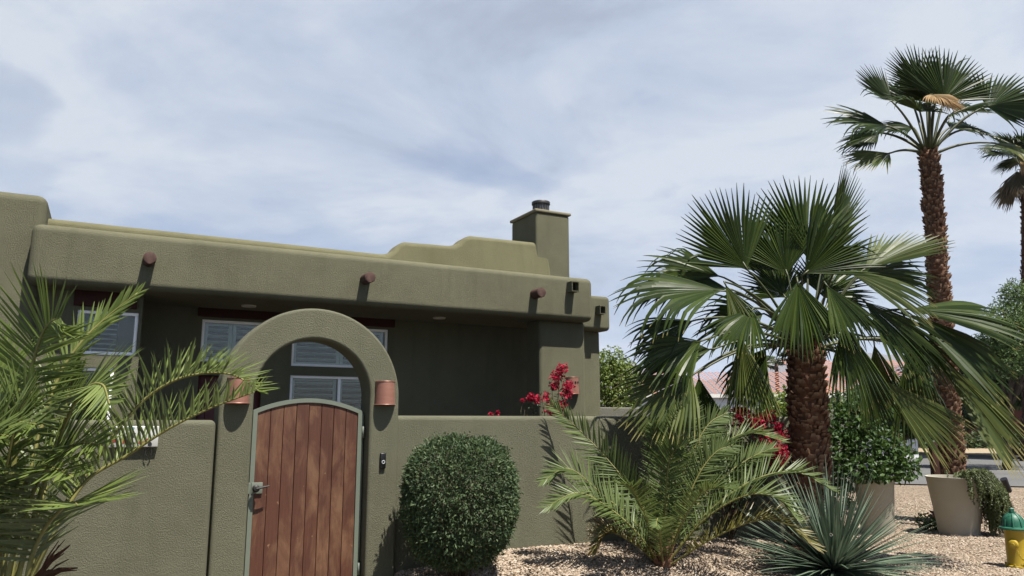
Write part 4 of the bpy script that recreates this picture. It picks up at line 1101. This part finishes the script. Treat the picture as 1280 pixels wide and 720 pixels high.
boug('bougainvillea', 'bougainvillea with bright pink red clusters against the house column', bs,
     [cc(700, 462), cc(662, 497), cc(708, 485), cc(690, 478), cc(676, 490), cc(700, 500), cc(685, 510)], .10, 70,
     [(cc(702, 462), .07, 26), (cc(697, 471), .075, 30), (cc(710, 484), .07, 26), (cc(708, 492), .06, 18), (cc(693, 482), .06, 22), (cc(664, 497), .05, 20), (cc(670, 500), .045, 14), (cc(684, 497), .06, 20), (cc(688, 512), .08, 24), (cc(703, 507), .06, 18), (cc(697, 516), .07, 18)], 41)
b2 = cc(617, 600); b2.z = 0
boug('courtyard_plant', 'small reddish plant tip peeking over the wall top left of the bougainvillea', b2, [cc(617, 517), cc(624, 518), cc(611, 519)], .04, 30, [(cc(622, 516), .022, 8), (cc(613, 518), .014, 5)], 42, .035)
b2 = cc(655, 600); b2.z = 0
boug('courtyard_plant', 'thin leafy sprig above the wall top beneath the left pink flower cluster', b2, [cc(653, 500), cc(656, 512), cc(659, 518)], .03, 40, [(cc(653, 501), .008, 4)], 43, .032)
YD = 8.62
b3 = hp(6.0, 6.45, 0); b3.z = hgt(b3.x, b3.y)
def dd(px, py, dy=0): return at(px, py, YD + dy)
boug('bougainvillea', 'dark leafed bougainvillea with deep red flowers on the wall beside the big palm trunk', b3,
     [dd(905, 520), dd(930, 512), dd(950, 520), dd(970, 530), dd(975, 560), dd(960, 590), dd(920, 560), dd(890, 530), dd(940, 545), dd(958, 556)], .17, 150,
     [(dd(900, 524, -.1), .08, 22), (dd(925, 520, -.15), .11, 40), (dd(945, 528, -.15), .11, 40), (dd(962, 522, -.1), .09, 30), (dd(975, 542, -.15), .10, 36), (dd(970, 560, -.2), .11, 36), (dd(952, 548, -.1), .10, 20), (dd(978, 575, -.2), .08, 20), (dd(927, 516), .07, 22), (dd(948, 524), .07, 20), (dd(955, 520), .06, 14), (dd(973, 535), .06, 16), (dd(977, 548), .06, 14), (dd(970, 566), .07, 18), (dd(962, 578), .07, 12), (dd(917, 517), .05, 10), (dd(905, 524), .04, 6), (dd(972, 588), .06, 8), (dd(918, 638), .05, 8)], 44, .05)

# planter with glossy shrub behind the big palm
YS = 11.5
sb = at(1097, 661, YS); sb.z = hgt(sb.x, sb.y)
pl = wthing('planter', 'beige planter half hidden behind the spiky yucca, holding the glossy shrub', 'planter', sb)
m = MB(); m.lathe([(0, sb.z), (.21, sb.z - .02), (.22, sb.z + .02), (.265, sb.z + .70), (.275, sb.z + .71), (.275, sb.z + .76), (.245, sb.z + .76), (.24, sb.z + .68), (0, sb.z + .68)], sb.x, sb.y, 40)
m.build('pot_body', MT['pot'], pl, sharp=45)
m = MB(); m.lathe([(0, sb.z + .71), (.239, sb.z + .70)], sb.x, sb.y, 24); m.build('soil', MT['soil'], pl)
sh0 = sb + V((0, 0, .69))
shr = wthing('glossy_shrub', 'broad glossy green leafed shrub spilling out of the planter behind the palm trunk', 'shrub', sh0)
m = MB(); r = random.Random(55)
bl = [(at(x, y, YS + dy), (rx, rx * .9, rz)) for x, y, dy, rx, rz in ((1068, 530, .1, .40, .36), (1050, 560, 0, .34, .34), (1095, 556, -.1, .44, .34), (1085, 508, .2, .40, .32), (1120, 574, -.1, .32, .24), (1052, 592, 0, .26, .24), (1078, 584, -.25, .36, .2), (1132, 585, 0, .18, .15), (1042, 528, .3, .26, .36), (1100, 592, -.25, .3, .1), (1120, 592, -.15, .24, .12), (1048, 620, .1, .22, .22))]
cloud(m, r, bl, 4200, .09, .30, 0, .5); m.build('foliage', MT['glossy'], shr)
m = MB()
for c, rad in bl:
    e = V(c); md = sh0.lerp(e, .5) + rdir(r) * .06; m.tube(catmull([sh0 + V((0, 0, -.03)), md, e], 6), [.016 - .002 * i for i in range(7)], 6)
m.build('branches', MT['stem'], shr)

# beige round pot with trailing succulent
YP = 11.4
pp0 = at(1199, 664, YP); pp0.z = hgt(pp0.x, pp0.y)
pot = wthing('round_pot', 'tall tapered beige pot on the gravel before the slim palm trunk', 'pot', pp0)
m = MB(); z = pp0.z; PH = .80
m.lathe([(0, z), (.25, z - .02), (.26, z + .01), (.365, z + PH - .03), (.375, z + PH - .02), (.375, z + PH), (.34, z + PH), (.335, z + PH - .08), (0, z + PH - .08)], pp0.x, pp0.y, 48)
m.build('pot_body', MT['pot'], pot, sharp=45)
m = MB(); m.lathe([(0, z + PH - .05), (.333, z + PH - .06)], pp0.x, pp0.y, 28); m.build('soil', MT['soil'], pot)
tp0 = pp0 + V((.12, -.05, PH - .06))
tr = wthing('trailing_succulent', 'green trailing succulent cascading over the right side of the tapered beige pot', 'plant', tp0)
m = MB(); r = random.Random(61)
for k in range(380):
    a = r.gauss(-.42, .55); a = max(-1.75, min(1.3, a))
    o_ = V((math.cos(a), math.sin(a), 0)); s0 = V((pp0.x, pp0.y, z + PH - .04)) + o_ * r.uniform(.1, .33)
    rim = V((pp0.x, pp0.y, z + PH + r.uniform(.02, .10))) + o_ * (.385 + r.uniform(0, .05))
    ln_ = r.uniform(.42, .80) if abs(a + .4) < .75 else r.uniform(.1, .45)
    bulge = r.uniform(.02, .24)
    end = V((pp0.x, pp0.y, max(z + .04, z + PH - ln_))) + o_ * (.385 + bulge)
    path = catmull([s0, rim, rim.lerp(end, .5) + o_ * (bulge * .6), end], 16)
    m.tube(path, .004, 4, 0, (.3, .2, 0), cap=False)
    g0 = r.random()
    for i in range(1, 17):
        for j in range(4):
            p = path[i].lerp(path[i - 1], r.random()); d = (rdir(r) + V((0, 0, -.3)) + o_ * .5).normalized()
            leaf(m, p, d, (o_ + rdir(r) * .6).normalized(), r.uniform(.022, .036), .008, min(1, max(0, g0 * .6 + r.random() * .5)))
m.build('foliage', MT['succ'], tr)

# stake beside the slim palm, spotlight, weed
sp0 = at(1171, 612, 12.3); sp0.z = hgt(sp0.x, sp0.y)
m = MB(); m.box(sp0.x - .05, sp0.x + .05, sp0.y - .05, sp0.y + .05, sp0.z - .05, at(1171, 553, 12.3).z, .008, 2)
tag(m.build('wooden_stake', MT['stake'], origin=tuple(sp0)), 'dark brown square wooden post left of the slim palm base', 'post')
w0 = at(1154, 626, 11.9); w0.z = hgt(w0.x, w0.y)
wd_ = wthing('weed', 'low green weed on the gravel at the left foot of the tapered pot', 'plant', w0)
m = MB(); cloud(m, random.Random(71), [(w0 + V((0, 0, .12)), (.16, .16, .13)), (w0 + V((.1, 0, .08)), (.12, .1, .1))], 420, .05, .25); m.build('foliage', MT['glossy'], wd_)
m = MB()
for k in range(6):
    m.tube([w0 + V((0, 0, -.02)), w0 + V((math.cos(k) * .06, math.sin(k) * .06, .08)), w0 + V((math.cos(k) * .13, math.sin(k) * .13, .14))], [.006, .005, .003], 5)
m.build('stems', MT['stem'], wd_)
l0 = at(1260, 617, 16.6); l0.z = hgt(l0.x, l0.y)
lp = wthing('garden_spotlight', 'small black garden spotlight on a stake at the street edge of the gravel', 'garden light', l0)
m = MB(); m.tube([l0 + V((0, 0, -.05)), l0 + V((0, 0, .14))], .018, 8); m.build('spike', MT['black'], lp)
m = MB(); a = l0 + V((.04, 0, .12)); bq = l0 + V((-.10, -.06, .40)); m.tube([a, a.lerp(bq, .08), a.lerp(bq, .6), bq], [.03, .055, .062, .07], 14); m.build('lamp_head', MT['black'], lp, sharp=40)

# fire hydrant
h0 = at(1272, 706, 8.85); h0.z = hgt(h0.x, h0.y)
hy = wthing('fire_hydrant', 'yellow fire hydrant with green bonnet on the gravel at the right edge', 'fire hydrant', h0)
x0, y0, z0 = h0; HS = .86
def lz(prof): return [(r_ * HS, z0 + z_ * HS) for r_, z_ in prof]
m = MB(); m.lathe(lz([(0, -.02), (.145, -.02), (.145, .03), (.118, .035), (.112, .06), (.112, .43), (.118, .445), (.122, .47), (0, .47)]), x0, y0, 36)
for k in range(8): m.tube([(x0 + .13 * HS * math.cos(k * .785), y0 + .13 * HS * math.sin(k * .785), z0), (x0 + .13 * HS * math.cos(k * .785), y0 + .13 * HS * math.sin(k * .785), z0 + .05)], .012, 6)
m.build('barrel', MT['yellow'], hy, sharp=40)
m = MB(); m.lathe(lz([(.0, .473), (.163, .473), (.168, .485), (.163, .50), (.128, .508), (.124, .53), (.118, .575), (.098, .625), (.064, .66), (.04, .672), (.04, .69), (0, .69)]), x0, y0, 40)
for k in range(8):
    a = k * .785 + .2
    m.tube([(x0 + HS * r_ * math.cos(a), y0 + HS * r_ * math.sin(a), z0 + z_ * HS) for r_, z_ in ((.128, .51), (.124, .555), (.108, .607), (.074, .652), (.045, .672))], .0085, 6)
bon = m.build('bonnet', MT['green'], hy, sharp=40)
m = MB(); m.lathe(lz([(.032, .69), (.030, .73), (.022, .738), (0, .738)]), x0, y0, 5); m.build('operating_nut', MT['green'], bon, sharp=30)
def nozzle(ang, zc, rr, ln_):
    d = V((math.cos(ang), math.sin(ang), 0)); c = V((x0, y0, z0 + zc * HS))
    q = MB(); pts = [(.06, rr * .8), (ln_ * .72, rr * .8), (ln_ * .74, rr * 1.08), (ln_ * .80, rr * 1.08), (ln_ * .82, rr), (ln_ * 1.02, rr * .96), (ln_ * 1.05, rr * .8), (ln_ * 1.06, .4 * rr), (ln_ * 1.16, .38 * rr)]
    q.tube([c + d * (a_ * HS) for a_, _ in pts], [b_ * HS for _, b_ in pts], 20); return q.build('nozzle', MT['yellow'], hy, sharp=40)
nozzle(math.atan2(-.62, -.55), .30, .056, .175); nozzle(math.atan2(.15, 1) - .55, .29, .08, .18)
m = MB()
for k in range(13):
    t_ = k / 12; p = V((x0 - .085 + .13 * t_, y0 - .125 + .005 * t_, z0 + .235 - .20 * math.sin(t_ * 2.2) * .62 - .02 * t_)); a = V((1, 0, -.6)) if k % 2 else V((.4, -.8, -.4)); a.normalize()
    m.tube([p + a * .011 * math.cos(q * .7854) + a.cross(V((0, 1, .3))).normalized() * .007 * math.sin(q * .7854) for q in range(9)], .0024, 5, cap=False)
m.build('chain', MT['yellow'], hy)

# dry leaves fallen on the gravel
m = MB(); r = random.Random(77)
for k in range(1500):
    if r.random() < .6: x, y = bc.x + r.gauss(-.05, .5), bc.y + r.gauss(-.15, .3)
    elif r.random() < .6: x, y = mbp.x + r.gauss(.3, .9), mbp.y + r.gauss(.1, .45)
    else: x, y = r.uniform(0, 7), r.uniform(7, 12)
    s_, d_ = x * U.x + y * U.y, x * M_.x + y * M_.y
    if s_ < 2.36 or (d_ > 6.6 and s_ < 7.3): continue
    a = r.uniform(0, 6.28); leaf(m, V((x, y, hgt(x, y) + r.uniform(.012, .03))), V((math.cos(a), math.sin(a), r.uniform(-.1, .25))).normalized(), V((r.uniform(-.4, .4), r.uniform(-.4, .4), 1)).normalized(), r.uniform(.025, .06), r.uniform(.005, .012), r.random())
LIT = leaf_mat('dry_litter', (.10, .06, .035), (.24, .16, .09), (.2, .13, .07), 1.5, .8, .1, .05)
tag(m.build('leaf_litter', LIT), 'dry brown fallen leaves scattered over the gravel under the bush and palms', 'leaf litter', kind='stuff')

# ------------------------------------------------------------------ trees and houses further off
def tree(name, label, base, crowns, leafm, n, ln_, asp, seed, tr_r=.12, updir=.35, shell=.5):
    o = wthing(name, label, 'tree', base)
    r = random.Random(seed); t = MB(); base = V(base)
    cz = sum((c[0].z for c in crowns)) / len(crowns); cx = sum((c[0].x for c in crowns)) / len(crowns); cy = sum((c[0].y for c in crowns)) / len(crowns)
    fork = base.lerp(V((cx, cy, cz)), .45)
    t.tube([base + V((0, 0, -.1)), base.lerp(fork, .5) + rdir(r) * .05, fork], [tr_r * 1.2, tr_r, tr_r * .75], 10)
    for c, rad in crowns:
        e = V(c) + V((0, 0, -rad[2] * .1)); md = fork.lerp(e, .5) + rdir(r) * .15
        t.tube(catmull([fork, md, e], 6), [tr_r * (.55 - .075 * i) for i in range(7)], 7)
        for _ in range(4):
            e2 = V(c) + V([q * w_ for q, w_ in zip(rdir(r), rad)]) * .8; t.tube([e, e.lerp(e2, .5) + rdir(r) * .06, e2], [tr_r * .14, tr_r * .1, tr_r * .03], 5)
    t.build('trunk', MT['bark'], o)
    m = MB(); cloud(m, r, crowns, n, ln_, asp, 0, shell, updir); m.build('crown', leafm, o); return o
def blobs(Y, lst): return [(at(x, y, Y + dy), (rx, rx, rz)) for x, y, dy, rx, rz in lst]
tree('leafy_tree', 'bright yellow green leafy tree behind the wall at the right end of the house', (2.7, 17, 0),
     blobs(17, ((770, 478, 0, .55, .5), (752, 490, .4, .55, .5), (782, 468, .1, .35, .35), (764, 452, 0, .34, .34), (790, 490, -.1, .3, .35), (775, 505, 0, .5, .4), (748, 460, .5, .4, .4), (800, 480, .2, .22, .25))), MT['citrus'], 5200, .085, .3, 81)
tree('feathery_tree', 'light green feathery tree behind the palms at the far right', (16.0, 25.5, 0),
     blobs(25, ((1256, 400, 0, .8, .6), (1280, 385, .3, .9, .9), (1268, 365, 0, .4, .45), (1245, 425, .2, .6, .6), (1290, 430, 0, 1.1, 1.0), (1262, 450, 0, .8, .6), (1235, 440, .5, .5, .5), (1310, 400, 1, 1.2, 1.0))), MT['feather'], 15000, .13, .16, 82, .12)
tree('shade_tree', 'dense dark green tree shading the red brown house across the street', (21.5, 33.5, 0),
     blobs(33, ((1225, 450, 0, 1.2, .9), (1255, 448, 0, 1.2, .9), (1200, 470, 0, 1.1, .9), (1235, 470, 0, 1.3, 1.0), (1262, 478, -.5, 1.3, 1.0), (1215, 478, .5, 1.0, .8), (1285, 472, 0, 1.4, 1.2), (1248, 492, -.6, .9, .5), (1200, 488, .5, .8, .6), (1270, 497, -.6, .8, .4), (1180, 480, 1, .9, .8))), MT['shade_leaf'], 13000, .26, .34, 83, .22)
tree('roadside_tree', 'mid green tree glimpsed between the big palm trunk and the slim palm', (13.2, 27.5, 0),
     blobs(27, ((1062, 512, 0, .8, .7), (1090, 520, 0, .9, .8), (1120, 512, .3, .9, .8), (1150, 522, 0, .9, .7), (1178, 515, 0, .8, .7), (1205, 515, 0, .8, .6), (1120, 500, 0, .9, .8), (1150, 505, 0, 1.0, .8), (1095, 505, .5, .9, .8), (1165, 500, 0, .9, .8))), MT['shade_leaf'], 9000, .2, .34, 84, .14)
hd = hp(8.2, 7.6, 0)
b4 = wthing('leafy_shrub', 'light green shrub behind the wall end, just left of the big palm trunk', 'shrub', (5.0, 12.2, 0))
m = MB(); cloud(m, random.Random(91), [(at(975, 510, 12), (.3, .3, .25)), (at(965, 517, 12.1), (.25, .25, .2)), (at(985, 500, 12.2), (.2, .2, .2)), (at(960, 500, 12), (.08, .08, .25)), (at(970, 545, 12.2), (.45, .4, .5))], 1100, .09, .3); m.build('foliage', MT['citrus'], b4)
m = MB()
for q in ((975, 510), (962, 510), (985, 503), (970, 530)): m.tube([V((5.0, 12.2, -.05)), V((4.9, 12.2, .8)), at(*q, 12.1)], [.03, .02, .008], 6)
m.build('branches', MT['stem'], b4)

def tile_roof(mb, x0, x1, ye, yr, ze, zr):
    """barrel tile slope rising from the eave towards the ridge"""
    n = int((x1 - x0) / .07); rows = 14
    for j in range(rows):
        t0, t1 = j / rows, (j + 1) / rows
        y0_, y1_ = ye + (yr - ye) * t0, ye + (yr - ye) * t1; za, zb = ze + (zr - ze) * t0 + .045, ze + (zr - ze) * t1
        pa = None
        for i in range(n + 1):
            x = x0 + (x1 - x0) * i / n; h = .03 * math.sin(i * .07 / .30 * 2 * math.pi)
            v0 = mb.vert((x, y0_, za + h)); v1 = mb.vert((x, y1_, zb + h))
            if pa: mb.face((pa[0], v0, v1, pa[1]), 0, True)
            pa = (v0, v1)
nbh = wthing('white_house', 'white neighbouring house with terracotta tile roof beyond the garden wall', 'house', (9, 31, 0))
m = MB(); m.box(4.6, 9.9, 31, 38, -.1, 2.62, mi=0); m.box(9.9, 17.2, 33.2, 38.2, -.1, 2.7); m.build('wall', MT['white_wall'], nbh)
m = MB(); tile_roof(m, 4.2, 13.2, 30.75, 34.3, 2.64, 3.72); tile_roof(m, 12.6, 18.2, 32.4, 36, 2.75, 4.35); rf = m.build('roof', MT['tiles'], nbh)
m = MB(); m.box(4.2, 13.2, 30.73, 30.83, 2.5, 2.64); m.box(13.21, 18.2, 32.38, 32.48, 2.6, 2.77); m.build('fascia', MT['fascia'], rf)
m = MB(); m.box(10.9, 11.9, 33.16, 33.22, 1.0, 2.2); m.box(13.5, 15, 33.16, 33.22, .9, 2.2); wq = m.build('window', MT['dark'], nbh)
rh = wthing('brown_house', 'red brown stucco house with dark garage door across the street at the far right', 'house', (30, 46, 0))
m = MB(); m.box(22, 29.5, 44, 52, -.1, 3.2); m.box(31.6, 40, 43, 52, -.1, 3.2); m.box(29.5, 31.6, 45.4, 52, -.1, 3.2); m.build('wall', MT['brown_wall'], rh)
m = MB(); m.box(29.55, 31.55, 45.33, 45.38, .1, 2.5); m.build('garage_door', MT['garage'], rh)
m = MB(); tile_roof(m, 21.4, 41, 42, 46.5, 3.22, 4.5); m.build('roof', MT['tiles'], rh)
hg_ = wthing('low_hedge', 'dark low hedge at the foot of the red brown house', 'hedge', (25, 41.5, .1))
m = MB(); cloud(m, random.Random(95), [((22 + k * 1.1, 41.8, .5), (.9, .6, .5)) for k in range(9)], 2600, .22, .3); m.build('foliage', MT['shade_leaf'], hg_)
m = MB()
for k in range(9): m.tube([(22 + k * 1.1, 41.8, 0), (22 + k * 1.1, 41.8, .5)], .06, 6)
m.build('stems', MT['stem'], hg_)
# skyline palms far behind the white house
for k, (px, py, Y, lab) in enumerate(((970, 452, 95, 'tiny skyline palm above the terracotta roof ridge, right of its fainter twin'), (956, 455, 110, 'tiny faint skyline palm half hidden by fronds above the terracotta roof'))):
    c = at(px, py, Y); bq = V((c.x, c.y, 0)); o = wthing('skyline_palm', lab, 'palm tree', bq, 'palms on the skyline')
    m = MB(); m.tube([bq, c], [.3, .22], 8); m.build('trunk', MT['far_trunk'], o)
    m = MB(); r = random.Random(k)
    for q in range(16):
        a = q * 2.4; d = V((math.cos(a), math.sin(a), r.uniform(-.5, .9))).normalized()
        fan(m, c, c + d * .8, d, V((0, 0, 1)) + d * .01, 1.25, 10, 60, .4, .3, q, 0, .05)
    m.build('crown', [MT['tall_leaf'], MT['petiole']], o)

# ------------------------------------------------------------------ air
HAZE = True
if HAZE:
    m = MB(); m.box(-7000, 7000, -3500, 7500, -8, 520)
    hm = bpy.data.materials.new('haze_air'); hm.use_nodes = True; t_ = hm.node_tree; t_.nodes.clear()
    ho = t_.nodes.new('ShaderNodeOutputMaterial'); pv = t_.nodes.new('ShaderNodeVolumePrincipled'); pv.inputs['Color'].default_value = (.72, .82, 1, 1); pv.inputs['Density'].default_value = .00011; pv.inputs['Anisotropy'].default_value = .2
    t_.links.new(pv.outputs[0], ho.inputs['Volume'])
    tag(m.build('haze', hm), 'pale blue desert haze fading the distant hills', 'haze', kind='stuff')
